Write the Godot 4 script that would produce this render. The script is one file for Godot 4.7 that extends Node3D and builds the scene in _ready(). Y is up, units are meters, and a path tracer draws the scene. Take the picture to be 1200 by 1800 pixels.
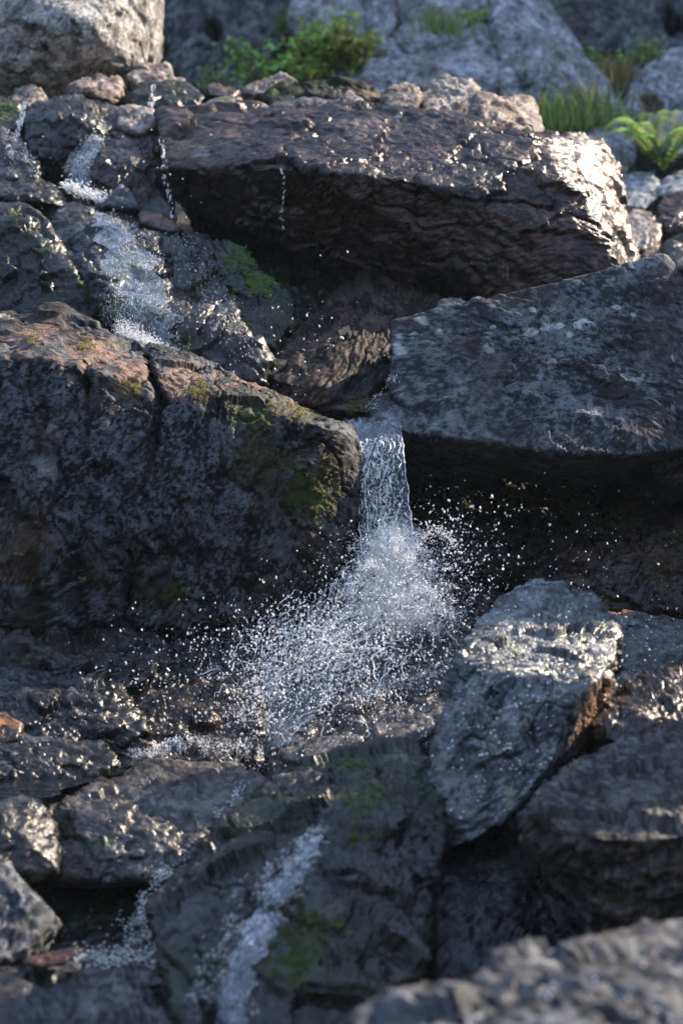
extends Node3D
# A small mountain waterfall between wet boulders, sun from behind on the right.

const VFOV := 24.0
const CAM_POS := Vector3(0, 2.0, 10.0)
const PITCH := -6.0
const LEVELS := [14, 20, 28, 38, 50, 66, 84, 104, 126, 150]

var cam_xf: Transform3D
var half := tan(deg_to_rad(VFOV / 2.0))
var jobs: Array = []
var cooked: Array = []
var by_name := {}
var topos := {}
var mats := {}
var nA: FastNoiseLite
var nF: FastNoiseLite
var nR: FastNoiseLite
var nS: FastNoiseLite
var nL: FastNoiseLite
var nC: FastNoiseLite
var taken := {}

# ---------------------------------------------------------------- basics
func at(x: float, y: float, d: float) -> Vector3:
	# a place in the gorge, measured from the viewpoint: bearing, elevation, distance in metres
	return cam_xf * Vector3((x - 600.0) / 900.0 * half * d, (900.0 - y) / 900.0 * half * d, -d)

func seen(p: Vector3) -> Vector3:
	var q: Vector3 = cam_xf.affine_inverse() * p
	var d: float = -q.z
	return Vector3(q.x / (half * d) * 900.0 + 600.0, 900.0 - q.y / (half * d) * 900.0, d)

func noise(kind: int, seed_: int, freq: float, fractal: int, oct: int) -> FastNoiseLite:
	var n := FastNoiseLite.new()
	n.noise_type = kind
	n.seed = seed_
	n.frequency = freq
	n.fractal_type = fractal
	n.fractal_octaves = oct
	return n

func numbered(called: String) -> String:
	if not taken.has(called):
		taken[called] = 0
		return called
	taken[called] += 1
	return "%s_%03d" % [called, taken[called]]

func tag(o: Node, label: String, category: String, group := "", kind := "") -> void:
	if label: o.set_meta("label", label)
	if category: o.set_meta("category", category)
	if group: o.set_meta("group", group)
	if kind: o.set_meta("kind", kind)

func put(called: String, mesh: Mesh, m: Material, where: Vector3, parent: Node = self) -> MeshInstance3D:
	var o := MeshInstance3D.new()
	o.name = numbered(called) if parent == self else called
	o.mesh = mesh
	if m: o.material_override = m
	parent.add_child(o, true)
	o.position = where
	return o

# ---------------------------------------------------------------- rock shapes
func topo(n: int) -> Dictionary:
	if topos.has(n): return topos[n]
	var dirs := PackedVector3Array()
	var idx := PackedInt32Array()
	var map := {}
	for f in 6:
		var grid := PackedInt32Array()
		grid.resize((n + 1) * (n + 1))
		for j in n + 1:
			for i in n + 1:
				var a: int = i * 2 - n
				var b: int = j * 2 - n
				var l: Vector3i
				match f:
					0: l = Vector3i(n, a, b)
					1: l = Vector3i(-n, a, b)
					2: l = Vector3i(a, n, b)
					3: l = Vector3i(a, -n, b)
					4: l = Vector3i(a, b, n)
					_: l = Vector3i(a, b, -n)
				var edge := i == 0 or j == 0 or i == n or j == n
				var k := -1
				if edge and map.has(l): k = map[l]
				if k < 0:
					k = dirs.size()
					dirs.append(Vector3(tan(l.x * PI / 4.0 / n), tan(l.y * PI / 4.0 / n), tan(l.z * PI / 4.0 / n)).normalized())
					if edge: map[l] = k
				grid[j * (n + 1) + i] = k
		var flip := f == 0 or f == 3 or f == 4
		for j in n:
			for i in n:
				var q0 := grid[j * (n + 1) + i]
				var q1 := grid[j * (n + 1) + i + 1]
				var q2 := grid[(j + 1) * (n + 1) + i + 1]
				var q3 := grid[(j + 1) * (n + 1) + i]
				if flip:
					idx.append_array(PackedInt32Array([q0, q2, q1, q0, q3, q2]))
				else:
					idx.append_array(PackedInt32Array([q0, q1, q2, q0, q2, q3]))
	topos[n] = {"dirs": dirs, "idx": idx}
	return topos[n]

func hull_planes(pts: PackedVector3Array, c: Vector3) -> PackedVector3Array:
	# the outer planes of a cloud of corners, each as normal / distance from the centre
	var out := PackedVector3Array()
	var n := pts.size()
	for i in n - 2:
		for j in range(i + 1, n - 1):
			for k in range(j + 1, n):
				var nn: Vector3 = (pts[j] - pts[i]).cross(pts[k] - pts[i])
				if nn.length() < 1e-5: continue
				nn = nn.normalized()
				var d: float = nn.dot(pts[i] - c)
				if d < 0.0:
					nn = -nn
					d = -d
				var good := true
				for l in n:
					if nn.dot(pts[l] - c) > d + 0.0005:
						good = false
						break
				if not good or d < 0.004: continue
				var known := false
				for o in out.size():
					if out[o].normalized().dot(nn) > 0.993:
						known = true
						break
				if not known: out.append(nn / d)
	return out

func rock(called: String, label: String, group: String, pal: String, thick: float, hulls: Array, o := {}) -> void:
	if not hulls[0] is Array: hulls = [hulls]
	jobs.append({"called": called, "label": label, "group": group, "pal": pal, "thick": thick, "hulls": hulls, "o": o, "id": jobs.size()})

func cook(i: int) -> void:
	var job: Dictionary = jobs[i]
	var o: Dictionary = job.o
	var pal: Dictionary = PAL[job.pal]
	var rng := RandomNumberGenerator.new()
	rng.seed = 1000 + i * 77 + int(o.get("seed", 0))
	var off := Vector3(rng.randf(), rng.randf(), rng.randf()) * 40.0
	var fwd: Vector3 = -cam_xf.basis.z
	var push: Vector3 = (fwd + Vector3(0, -0.25, 0)) * float(job.thick)
	if o.has("push"): push = o.push
	var verts := PackedVector3Array()
	var outn := PackedVector3Array()
	var idx := PackedInt32Array()
	var cols := PackedColorArray()
	var all_lo := Vector3(1e9, 1e9, 1e9)
	var all_hi := -all_lo
	var far: bool = job.group.begins_with("rocks in the shade")
	var amp: float = o.get("amp", 1.0) * (0.75 if far else 1.0)
	var sn: Vector3 = (o.get("strata", Vector3(0.25, 1.0, 0.15)) as Vector3).normalized()
	var sk: float = o.get("layer", 1.6)
	var pw: float = o.get("p", 26.0) * 1.6
	var turn := Basis.from_euler(Vector3(rng.randf(), rng.randf(), rng.randf()) * 3.0)
	var scoop: float = o.get("scoop", 1.0)
	for flat in job.hulls:
		var pts := PackedVector3Array()
		var c := Vector3.ZERO
		for k in range(0, flat.size(), 3):
			pts.append(at(flat[k], flat[k + 1], flat[k + 2]))
		for p in pts: c += p
		c /= pts.size()
		var m := pts.size()
		for k in m:
			pts.append(c + (pts[k] - c) * 0.82 + push)
		c += push * 0.5
		var lo := pts[0]
		var hi := pts[0]
		for p in pts:
			lo = lo.min(p)
			hi = hi.max(p)
		all_lo = all_lo.min(lo)
		all_hi = all_hi.max(hi)
		var ext: Vector3 = (hi - lo) * 0.5
		var planes := hull_planes(pts, c)
		# chipped corners: extra flat cuts just inside the hull
		for k in int(o.get("chips", 10 if far else 16)):
			var cn := Vector3(rng.randfn(0, 1), rng.randfn(0, 1), rng.randfn(0.5, 1)).normalized()
			var sup := 0.0
			for p in pts: sup = maxf(sup, cn.dot(p - c))
			planes.append(cn / (sup * rng.randf_range(0.86, 0.99)))
		# size in the view
		var plo := Vector2(1e9, 1e9)
		var phi := -plo
		for k in range(0, flat.size(), 3):
			plo = plo.min(Vector2(flat[k], flat[k + 1]))
			phi = phi.max(Vector2(flat[k], flat[k + 1]))
		var n := int(clampf((phi - plo).length() * 0.568 / 4.3 * float(o.get("q", 1.0)), 14.0, 150.0))
		for lv in LEVELS:
			if lv >= n:
				n = lv
				break
		var t: Dictionary = topos.get(n, {})
		if t.is_empty():
			t = topo(n)
		var dirs: PackedVector3Array = t.dirs
		var ti: PackedInt32Array = t.idx
		var base := verts.size()
		var tocam: Vector3 = (CAM_POS - c).normalized() * 0.42
		var size: float = pow(ext.x * ext.y * ext.z, 1.0 / 3.0)
		var a: float = amp * 0.075 * pow(size, 0.8) * (0.65 + 0.35 * smoothstep(0.08, 0.3, size))
		var nv := dirs.size()
		var np := planes.size()
		var f1 := 0.75 / size
		var f2 := clampf(1.9 / size, 2.0, 9.0)
		var f3 := clampf(4.0 / size, 6.0, 18.0)
		for k in nv:
			var dir: Vector3 = ((dirs[k] + tocam) * ext).normalized()
			var tmax := 0.0
			for l in np: tmax = maxf(tmax, planes[l].dot(dir))
			var s := 0.0
			var nn := Vector3.ZERO
			for l in np:
				var tt: float = planes[l].dot(dir) / tmax
				if tt > 0.7:
					var w := pow(tt, pw)
					s += w
					nn += planes[l] * w
			var r := pow(s, -1.0 / pw) / tmax * 1.005
			nn = nn.normalized()
			var p: Vector3 = c + dir * r
			var q: Vector3 = p + off
			var qs: Vector3 = q + sn * (q.dot(sn) * (sk - 1.0))
			qs = turn * qs
			var wv: float = nA.get_noise_3dv(q * f1 * 1.7)
			var big: float = nA.get_noise_3dv(q * f1 + Vector3(7, 3, 1))
			var cell: float = nF.get_noise_3dv(qs * f2 + nn * wv * 0.25 + Vector3(wv, -wv, wv) * 0.35)
			var rid: float = nR.get_noise_3dv(qs * f3 + Vector3(wv, wv, -wv))
			var cel2: float = nF.get_noise_3dv(qs * f2 * 3.3 + Vector3(wv, wv * 0.5, -wv) * 0.9)
			var chip: float = nC.get_noise_3dv(qs * f2 * 1.7 + Vector3(wv, wv * 0.5, -wv) * 0.5 + Vector3(rid, -rid, rid) * 0.12)
			var fine: float = nS.get_noise_3dv(qs * 45.0)
			var line: float = absf(nA.get_noise_3dv(qs * f2 * 0.55 + Vector3(31, 4, 17)))
			var crack: float = 1.0 - smoothstep(0.0, 0.035, line)
			var disp: float = a * (0.7 * big + 0.5 * scoop * (cell + 0.45) + 0.55 * chip + 0.17 * (cel2 + 0.45) + 0.26 * rid + 0.12 * fine - 0.6 * crack - 0.18)
			verts.append(p + nn * disp)
		var ni := ti.size()
		if base == 0:
			idx.append_array(ti)
		else:
			for k in ni: idx.append(ti[k] + base)
	var origin := Vector3((all_lo.x + all_hi.x) * 0.5, all_lo.y, (all_lo.z + all_hi.z) * 0.5)
	# grooves: [x0, y0, x1, y1, width px, depth m] cut into the face turned to us
	for g in o.get("grooves", []):
		var ga := Vector2(g[0], g[1])
		var gb := Vector2(g[2], g[3])
		var sd: float = g[4]
		for k in verts.size():
			var v := seen(verts[k])
			var pxy := Vector2(v.x, v.y)
			if absf(pxy.x - (ga.x + gb.x) * 0.5) > absf(ga.x - gb.x) * 0.5 + sd * 2.0 + 14.0 or absf(pxy.y - (ga.y + gb.y) * 0.5) > absf(ga.y - gb.y) * 0.5 + sd * 2.0 + 14.0: continue
			pxy += Vector2(nA.get_noise_3dv(verts[k] * 4.0), nA.get_noise_3dv(verts[k] * 4.0 + Vector3(5, 5, 5))) * 14.0
			var near := Geometry2D.get_closest_point_to_segment(pxy, ga, gb)
			var e: float = near.distance_to(pxy) / sd
			if e < 1.6:
				verts[k] += (fwd + Vector3(0, -0.15, 0)) * float(g[5]) * exp(-e * e * 2.2) * (0.65 + 0.9 * nS.get_noise_3dv(verts[k] * 9.0))
	# normals
	var nvt := verts.size()
	outn.resize(nvt)
	for k in range(0, idx.size(), 3):
		var i0 := idx[k]
		var i1 := idx[k + 1]
		var i2 := idx[k + 2]
		var cr: Vector3 = (verts[i2] - verts[i0]).cross(verts[i1] - verts[i0])
		outn[i0] += cr
		outn[i1] += cr
		outn[i2] += cr
	# patches of growth, stain and painted-in sun, each found on the face turned to us: [x, y, radius px, colour name, strength]
	var spots := []
	for sp in o.get("spots", []):
		var best := 1e9
		var bp := Vector3.ZERO
		for k in range(0, nvt, 3):
			if outn[k].dot(CAM_POS - verts[k]) < 0.0: continue
			var v := seen(verts[k])
			var e := absf(v.x - sp[0]) + absf(v.y - sp[1])
			if e < best:
				best = e
				bp = verts[k]
		var d: float = seen(bp).z
		spots.append([bp, float(sp[2]) / 900.0 * half * d, COL[sp[3]], float(sp[4]), float(sp[5]) if sp.size() > 5 else 1.0])
	cols.resize(nvt)
	var c0: Color = pal.c[0]
	var c1: Color = pal.c[1]
	var c2: Color = pal.c[2]
	var k2: float = pal.get("k2", 0.8)
	var lich: Color = pal.get("lich", Color(0.4, 0.4, 0.38))
	var la: float = pal.get("la", 0.0)
	var vein: float = pal.get("vein", 0.0)
	var cf: float = o.get("cf", 1.0)
	for k in nvt:
		outn[k] = outn[k].normalized()
		var q: Vector3 = verts[k] + off
		var qs: Vector3 = q + sn * (q.dot(sn) * (sk - 1.0) * 0.8)
		var t0 := smoothstep(-0.22, 0.26, 0.8 * nA.get_noise_3dv(qs * 4.0 * cf) + 0.75 * nS.get_noise_3dv(qs * 19.0 * cf) + 0.6 * nS.get_noise_3dv(qs * 55.0))
		var col := c0.lerp(c1, t0)
		var b: float = nL.get_noise_3dv(qs * 1.7 * cf + Vector3(3, 9, 4)) + 0.4 * nS.get_noise_3dv(q * 30.0)
		col = col.lerp(c2, smoothstep(0.08, 0.4, b) * k2)
		if vein > 0.0:
			var vn: float = absf(nA.get_noise_3dv(qs * 2.3 + Vector3(11, 2, 8)))
			col = col.lerp(lich, (1.0 - smoothstep(0.0, 0.03, vn)) * vein)
		if la > 0.0:
			var l1: float = nL.get_noise_3dv(q * 5.5 + Vector3(20, 1, 6)) + 0.35 * nS.get_noise_3dv(q * 34.0)
			col = col.lerp(lich, smoothstep(0.62 - la, 0.72 - la, l1) * 0.85)
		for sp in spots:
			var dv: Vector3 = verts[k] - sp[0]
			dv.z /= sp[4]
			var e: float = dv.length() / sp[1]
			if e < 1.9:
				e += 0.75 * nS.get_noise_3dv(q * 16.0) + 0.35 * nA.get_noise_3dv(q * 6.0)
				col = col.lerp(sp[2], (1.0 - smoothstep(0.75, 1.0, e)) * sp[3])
		cols[k] = col
	for k in nvt: verts[k] -= origin
	cooked[i] = {"v": verts, "n": outn, "i": idx, "c": cols, "o": origin}

# ---------------------------------------------------------------- colours (linear)
var COL := {
	"moss": Color(0.045, 0.075, 0.014), "olive": Color(0.07, 0.065, 0.02), "bright_moss": Color(0.08, 0.16, 0.03),
	"lichen": Color(0.62, 0.64, 0.64), "pale": Color(0.36, 0.34, 0.31), "rust": Color(0.22, 0.085, 0.03), "orange": Color(0.36, 0.15, 0.05),
	"ruddy": Color(0.26, 0.165, 0.125), "sunlit_tan": Color(0.45, 0.38, 0.32), "red": Color(0.09, 0.03, 0.025), "brown": Color(0.085, 0.052, 0.03), "black": Color(0.012, 0.012, 0.013), "pink": Color(0.36, 0.265, 0.235), "tan": Color(0.30, 0.23, 0.16), "ochre": Color(0.2, 0.14, 0.05),
}
var PAL := {
	"pale": {"c": [Color(0.27, 0.26, 0.245), Color(0.62, 0.61, 0.58), Color(0.16, 0.13, 0.105)], "k2": 0.55, "m": "dry", "la": 0.12, "lich": Color(0.06, 0.065, 0.055)},
	"far": {"c": [Color(0.22, 0.24, 0.265), Color(0.52, 0.56, 0.6), Color(0.22, 0.2, 0.17)], "k2": 0.5, "m": "dry", "la": 0.05, "lich": Color(0.44, 0.45, 0.42)},
	"ledge": {"c": [Color(0.16, 0.125, 0.105), Color(0.46, 0.40, 0.36), Color(0.08, 0.06, 0.045)], "k2": 0.6, "m": "damp", "la": 0.06, "lich": Color(0.45, 0.44, 0.4)},
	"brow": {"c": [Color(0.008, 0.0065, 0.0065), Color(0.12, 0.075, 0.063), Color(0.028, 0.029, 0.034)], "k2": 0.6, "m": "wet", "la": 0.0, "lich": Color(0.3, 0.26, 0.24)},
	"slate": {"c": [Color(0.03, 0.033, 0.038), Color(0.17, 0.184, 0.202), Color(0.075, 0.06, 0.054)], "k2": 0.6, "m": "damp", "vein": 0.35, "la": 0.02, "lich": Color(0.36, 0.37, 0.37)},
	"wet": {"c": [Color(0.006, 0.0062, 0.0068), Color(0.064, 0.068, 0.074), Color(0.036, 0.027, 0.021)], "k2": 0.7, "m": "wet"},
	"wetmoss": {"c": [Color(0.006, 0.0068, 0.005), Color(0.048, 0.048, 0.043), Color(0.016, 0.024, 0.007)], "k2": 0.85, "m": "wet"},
	"wetbrown": {"c": [Color(0.01, 0.008, 0.007), Color(0.105, 0.073, 0.056), Color(0.02, 0.019, 0.02)], "k2": 0.7, "m": "wet"},
	"fissured": {"c": [Color(0.009, 0.009, 0.0095), Color(0.125, 0.133, 0.147), Color(0.045, 0.03, 0.02)], "k2": 0.7, "m": "wet"},
	"grit": {"c": [Color(0.04, 0.037, 0.036), Color(0.17, 0.16, 0.155), Color(0.05, 0.04, 0.03)], "k2": 0.6, "m": "damp"},
	"glint": {"c": [Color(0.055, 0.062, 0.068), Color(0.23, 0.245, 0.26), Color(0.05, 0.055, 0.05)], "k2": 0.5, "m": "wet", "la": 0.03, "lich": Color(0.36, 0.38, 0.28)},
}

func make_materials() -> void:
	var n1 := noise(FastNoiseLite.TYPE_SIMPLEX_SMOOTH, 5, 0.012, FastNoiseLite.FRACTAL_FBM, 6)
	n1.fractal_gain = 0.62
	var n2 := noise(FastNoiseLite.TYPE_CELLULAR, 6, 0.035, FastNoiseLite.FRACTAL_FBM, 3)
	n2.cellular_return_type = FastNoiseLite.RETURN_DISTANCE
	var n3 := noise(FastNoiseLite.TYPE_SIMPLEX, 8, 0.15, FastNoiseLite.FRACTAL_FBM, 3)
	var w := 1024
	var a := n1.get_seamless_image(w, w).get_data()
	var b := n2.get_seamless_image(w, w).get_data()
	var c := n3.get_seamless_image(w, w).get_data()
	var hd := PackedByteArray()
	var gd := PackedByteArray()
	var rd := PackedByteArray()
	hd.resize(w * w)
	gd.resize(w * w)
	rd.resize(w * w)
	for k in w * w:
		var x := a[k] / 255.0
		var y := b[k] / 255.0
		var z := c[k] / 255.0
		hd[k] = int(clampf(0.55 * x + 0.32 * y + 0.2 * z - 0.05, 0, 1) * 255)
		gd[k] = int(pow(clampf(0.62 + 1.8 * (x - 0.5) + 1.5 * (z - 0.5) + 0.6 * (y - 0.4), 0.05, 1), 0.4545) * 255)
		rd[k] = int(clampf(0.5 + 1.3 * (x - 0.5) + 0.5 * (z - 0.5), 0, 1) * 255)
	var th := ImageTexture.create_from_image(Image.create_from_data(w, w, false, Image.FORMAT_L8, hd))
	var tg := ImageTexture.create_from_image(Image.create_from_data(w, w, false, Image.FORMAT_L8, gd))
	var ro := {}
	for spec in [["wet", 0.12, 0.55], ["damp", 0.45, 0.95], ["dry", 0.8, 1.0]]:
		var dd := PackedByteArray()
		dd.resize(w * w)
		for k in w * w: dd[k] = int(lerpf(spec[1], spec[2], rd[k] / 255.0) * 255)
		ro[spec[0]] = ImageTexture.create_from_image(Image.create_from_data(w, w, false, Image.FORMAT_L8, dd))
	for key in ro:
		var m := StandardMaterial3D.new()
		m.vertex_color_use_as_albedo = true
		m.albedo_texture = tg
		m.roughness_texture = ro[key]
		m.roughness_texture_channel = BaseMaterial3D.TEXTURE_CHANNEL_RED
		m.roughness = 1.0
		m.uv1_triplanar = true
		m.uv1_scale = Vector3(0.8, 0.8, 0.8)
		m.heightmap_enabled = true
		m.heightmap_texture = th
		m.heightmap_scale = {"wet": 1.5, "damp": 1.5, "dry": 2.0}[key]
		m.metallic_specular = {"wet": 0.42, "damp": 0.28, "dry": 0.2}[key]
		mats[key] = m

func plain(c: Color, rough: float) -> StandardMaterial3D:
	var m := StandardMaterial3D.new()
	m.albedo_color = c.linear_to_srgb()
	m.roughness = rough
	return m
# ---------------------------------------------------------------- the rocks: corners as bearing, elevation, distance
func list_rocks() -> void:
	var G1 := "rocks in the shade behind the ledge"
	var G2 := "stones lying along the upper ledge"
	var G3 := "wet rocks in the upper left stream"
	var G4 := "boulders of the gorge"
	var G5 := "wet rocks at the left below the boulder"
	var G6 := "blurred rocks in the foreground"
	# far cliff: rises out of view and keeps the rocks behind the ledge in shade
	rock("cliff", "dark cliff rising behind everything, seen between the far rocks", "", "far", 6.0,
		[-900, 250, 21.5, -900, -900, 22.5, 900, -1350, 22, 4200, -1500, 22, 4200, 400, 21, 600, 260, 20.5, 600, 0, 20.6], {"cat": "cliff", "p": 30.0, "q": 0.16, "push": Vector3(0, 0, -6)})
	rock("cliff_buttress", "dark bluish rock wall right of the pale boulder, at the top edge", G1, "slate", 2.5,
		[225, -90, 19.6, 540, -90, 19.8, 525, 40, 19.4, 440, 160, 18.8, 225, 190, 18.8, 400, 60, 18.9], {"cat": "rock wall", "q": 0.7, "strata": Vector3(1, .4, .2), "grooves": [[376, 48, 384, 54, 15, 0.9], [255, 40, 275, 110, 26, 0.8]]})  # darker than the far rocks: stained stone, with some shade in the colour
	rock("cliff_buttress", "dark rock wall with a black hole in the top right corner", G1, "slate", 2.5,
		[930, -90, 19.8, 1280, -90, 19.8, 1280, 180, 18.6, 1100, 210, 18.6, 970, 130, 18.9, 1040, 30, 18.8], {"cat": "rock wall", "q": 0.7, "grooves": [[1183, 36, 1188, 44, 20, 0.9]]})  # dark tone is part staining, part shade put into the colour
	rock("leaning_slab", "tall leaning blue-grey slab, the largest of the far rocks", G1, "far", 1.2,
		[858, -40, 17.2, 945, -30, 17.4, 972, 50, 17.2, 1012, 92, 17, 1080, 158, 16.8, 1088, 200, 16.7, 1040, 225, 16.6, 960, 240, 16.4, 890, 215, 16.4, 868, 90, 16.7, 940, 100, 16.4], {"p": 34.0, "amp": 0.8})
	rock("far_rock", "grey rock with plants in front of it at the top, left of centre", G1, "far", 0.8,
		[512, -40, 18.4, 640, -40, 18.4, 640, 60, 18, 600, 80, 17.8, 540, 70, 18, 508, 40, 18.2])
	rock("far_rock", "dark shaded rock at the top edge above the round grey rock", G1, "far", 0.8,
		[625, -40, 18.6, 690, -40, 18.5, 700, 50, 18.1, 660, 75, 18, 620, 70, 18.1])
	rock("far_rock", "flat slab at the very top with a dark crack under it", G1, "far", 0.9,
		[660, -50, 18.9, 900, -50, 18.9, 880, 2, 18.2, 800, 22, 18.1, 700, 34, 18.2, 665, 10, 18.5], {"p": 34.0})
	rock("far_rock", "grey rock under the crack at the top, behind the pale-edged rock", G1, "far", 0.6,
		[740, 30, 18.2, 830, 8, 18.3, 880, 0, 18.3, 870, 60, 18, 800, 70, 17.9, 745, 60, 17.9])
	rock("far_rock", "round grey rock with a brown left side among the far rocks", G1, "far", 0.5,
		[690, 55, 17.4, 722, 33, 17.6, 772, 30, 17.6, 838, 44, 17.5, 850, 80, 17.3, 800, 102, 17, 730, 104, 17, 700, 80, 17.1], {"spots": [[712, 75, 26, "brown", 0.6]]})
	rock("far_rock", "small rounded grey stone left of the brown-sided far rock", G1, "far", 0.4,
		[636, 76, 17.3, 665, 60, 17.4, 700, 66, 17.3, 708, 96, 17, 650, 108, 16.9])
	rock("far_rock", "wedge-shaped far rock with a pale lichen-edged top", G1, "far", 0.5,
		[802, 62, 17.2, 825, 45, 17.3, 850, 43, 17.3, 892, 70, 17.2, 922, 104, 17, 915, 122, 16.8, 850, 118, 16.7, 805, 100, 16.8, 840, 60, 16.9], {"p": 36.0, "spots": [[872, 62, 18, "pale", 0.7]]})
	rock("far_rock", "wide low slab below the round grey far rock", G1, "far", 0.8,
		[638, 118, 16.6, 660, 98, 16.8, 730, 96, 16.9, 850, 84, 17, 900, 118, 16.7, 935, 190, 16.3, 800, 190, 16.2, 640, 160, 16.2, 700, 118, 16.3, 840, 118, 16.3], {"spots": [[850, 105, 16, "pale", 0.6]]})
	rock("far_rock", "narrow upright grey stone wedged beside the leaning slab", G1, "far", 0.4,
		[878, 120, 16.3, 900, 112, 16.4, 915, 170, 16.1, 910, 220, 16, 885, 210, 16])
	rock("far_rock", "brownish grey block under the yellow-green plants", G1, "far", 0.6,
		[585, 92, 17.2, 632, 84, 17.3, 642, 150, 16.8, 590, 155, 16.8], {"spots": [[610, 110, 30, "brown", 0.5]]})
	rock("far_rock", "low grey rock at the foot of the leaning slab", G1, "far", 0.6,
		[1030, 180, 16.5, 1070, 160, 16.6, 1098, 190, 16.4, 1090, 230, 16.1, 1020, 235, 16])
	rock("far_rock", "large blue-grey rock at the right edge with a brown hollow below", G1, "far", 0.8,
		[1095, 165, 16.9, 1118, 125, 17.1, 1165, 92, 17.3, 1280, 65, 17.4, 1280, 210, 16.6, 1165, 205, 16.4, 1100, 215, 16.4, 1150, 140, 16.6], {"spots": [[1140, 180, 26, "brown", 0.9]]})
	rock("far_rock", "rounded grey rock directly left of the fern", G1, "far", 0.5,
		[1012, 245, 15.4, 1050, 222, 15.6, 1085, 214, 15.7, 1114, 224, 15.6, 1118, 270, 15.3, 1100, 305, 15, 1055, 315, 14.9, 1020, 280, 15.1])
	rock("far_rock", "grey rock behind the fern at the right edge", G1, "far", 0.6,
		[1110, 232, 16, 1150, 205, 16.2, 1280, 180, 16.3, 1280, 265, 15.7, 1170, 270, 15.6, 1118, 260, 15.7])
	rock("far_rock", "low pale grey rocks under the fern at the right", G1, "far", 0.5,
		[1072, 318, 14.6, 1110, 300, 14.8, 1150, 300, 14.8, 1165, 340, 14.5, 1130, 368, 14.2, 1080, 362, 14.2])
	rock("far_rock", "long smooth grey rock under the fern touching the right edge", G1, "far", 0.5,
		[1145, 330, 14.6, 1200, 298, 14.8, 1280, 275, 14.9, 1280, 330, 14.5, 1180, 350, 14.2])
	rock("far_rock", "purplish wet rock at the right edge above the large slab", G1, "brow", 0.5,
		[1155, 358, 13.4, 1200, 335, 13.6, 1280, 320, 13.6, 1280, 420, 13.1, 1190, 415, 13, 1160, 395, 13.1])
	rock("far_rock", "small wet stone with white water running beside the big boulder", G1, "ledge", 0.4,
		[1090, 385, 13.2, 1110, 366, 13.4, 1150, 368, 13.4, 1165, 410, 13, 1150, 445, 12.8, 1105, 440, 12.8], {"m": "wet", "key": "right_wet_stone"})
	rock("far_rock", "tan broken stone just above the top corner of the large slab", G1, "ledge", 0.3,
		[1130, 440, 12.7, 1150, 425, 12.8, 1172, 432, 12.8, 1170, 465, 12.5, 1135, 465, 12.5], {"spots": [[1150, 440, 16, "tan", 0.9]]})
	rock("far_rock", "dark wet stone at the right edge above the slab corner", G1, "wet", 0.4,
		[1160, 430, 12.6, 1200, 405, 12.8, 1280, 400, 12.8, 1280, 490, 12.3, 1175, 470, 12.3])

	# the sunlit ledge
	rock("pale_boulder", "huge pale speckled boulder in the top left corner", G4, "pale", 1.4,
		[-120, -160, 13.9, 150, -180, 13.8, 285, -90, 13.9, 279, 10, 13.7, 262, 82, 13.5, 240, 122, 13.3, 150, 114, 13.05, 108, 146, 12.9, 40, 156, 12.9, -120, 160, 12.9, 60, 30, 12.6, 190, 50, 12.8], {"cat": "boulder", "amp": 0.4, "p": 20.0, "cf": 1.5, "spots": [[78, 84, 9, "black", 1.0], [128, 36, 6, "black", 0.9], [45, 60, 26, "brown", 0.5]]})
	rock("ledge_stone", "pinkish angular block at the foot of the pale boulder", G2, "ledge", 0.4,
		[112, 168, 12.6, 122, 150, 12.7, 155, 131, 12.85, 212, 134, 12.8, 219, 160, 12.6, 195, 178, 12.45, 160, 165, 12.4], {"p": 36.0, "spots": [[180, 150, 40, "pink", 0.7]]})
	rock("ledge_stone", "small brown stone leaning under the pale boulder at far left", G2, "ledge", 0.4,
		[18, 165, 12.6, 40, 150, 12.7, 62, 148, 12.7, 88, 172, 12.5, 60, 190, 12.4, 20, 188, 12.4])
	rock("ledge_stone", "small stones wedged under the pale boulder's right corner", G2, "ledge", 0.4,
		[215, 132, 12.95, 245, 113, 13.1, 290, 108, 13.1, 303, 112, 13.1, 300, 140, 12.9, 240, 150, 12.8])
	rock("ledge_stone", "pinkish flat stone sloping right of the pink block", G2, "ledge", 0.4,
		[222, 130, 12.9, 262, 122, 12.95, 330, 138, 12.8, 320, 160, 12.7, 240, 158, 12.65], {"spots": [[270, 135, 30, "pink", 0.7]]})
	rock("ledge_stone", "low mossy dark stone with a thin water film on its top", G2, "wetmoss", 0.5,
		[222, 165, 12.5, 240, 150, 12.65, 320, 138, 12.75, 356, 152, 12.7, 362, 185, 12.45, 230, 190, 12.4], {"spots": [[300, 145, 22, "olive", 0.7]]})
	rock("ledge_stone", "small pointed dark stone on the ledge, left of the flat slab", G2, "brow", 0.3,
		[360, 150, 12.7, 372, 142, 12.75, 424, 158, 12.7, 418, 170, 12.6, 370, 168, 12.55], {"p": 34.0})
	rock("ledge_stone", "bright wet mossy stone at the left end of the big overhanging boulder", G2, "ledge", 0.3,
		[355, 186, 12.3, 375, 172, 12.4, 424, 166, 12.45, 430, 190, 12.3, 400, 198, 12.2, 358, 197, 12.2], {"m": "wet", "spots": [[395, 180, 26, "bright_moss", 0.5]]})
	rock("ledge_stone", "thin tilted slab with its point at the middle of the ledge", G2, "ledge", 0.5,
		[415, 160, 13, 440, 146, 13.1, 492, 126, 13.2, 525, 142, 13, 460, 166, 12.8], {"p": 36.0})
	rock("ledge_stone", "long flat slab with dark mossy front on the ledge", G2, "wetmoss", 0.8,
		[462, 168, 12.7, 470, 150, 12.9, 560, 140, 13, 640, 132, 13, 665, 150, 12.9, 690, 183, 12.6, 640, 192, 12.5, 480, 186, 12.5], {"p": 36.0, "m": "damp", "spots": [[655, 165, 22, "tan", 0.7], [480, 160, 18, "bright_moss", 0.6]]})
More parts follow.
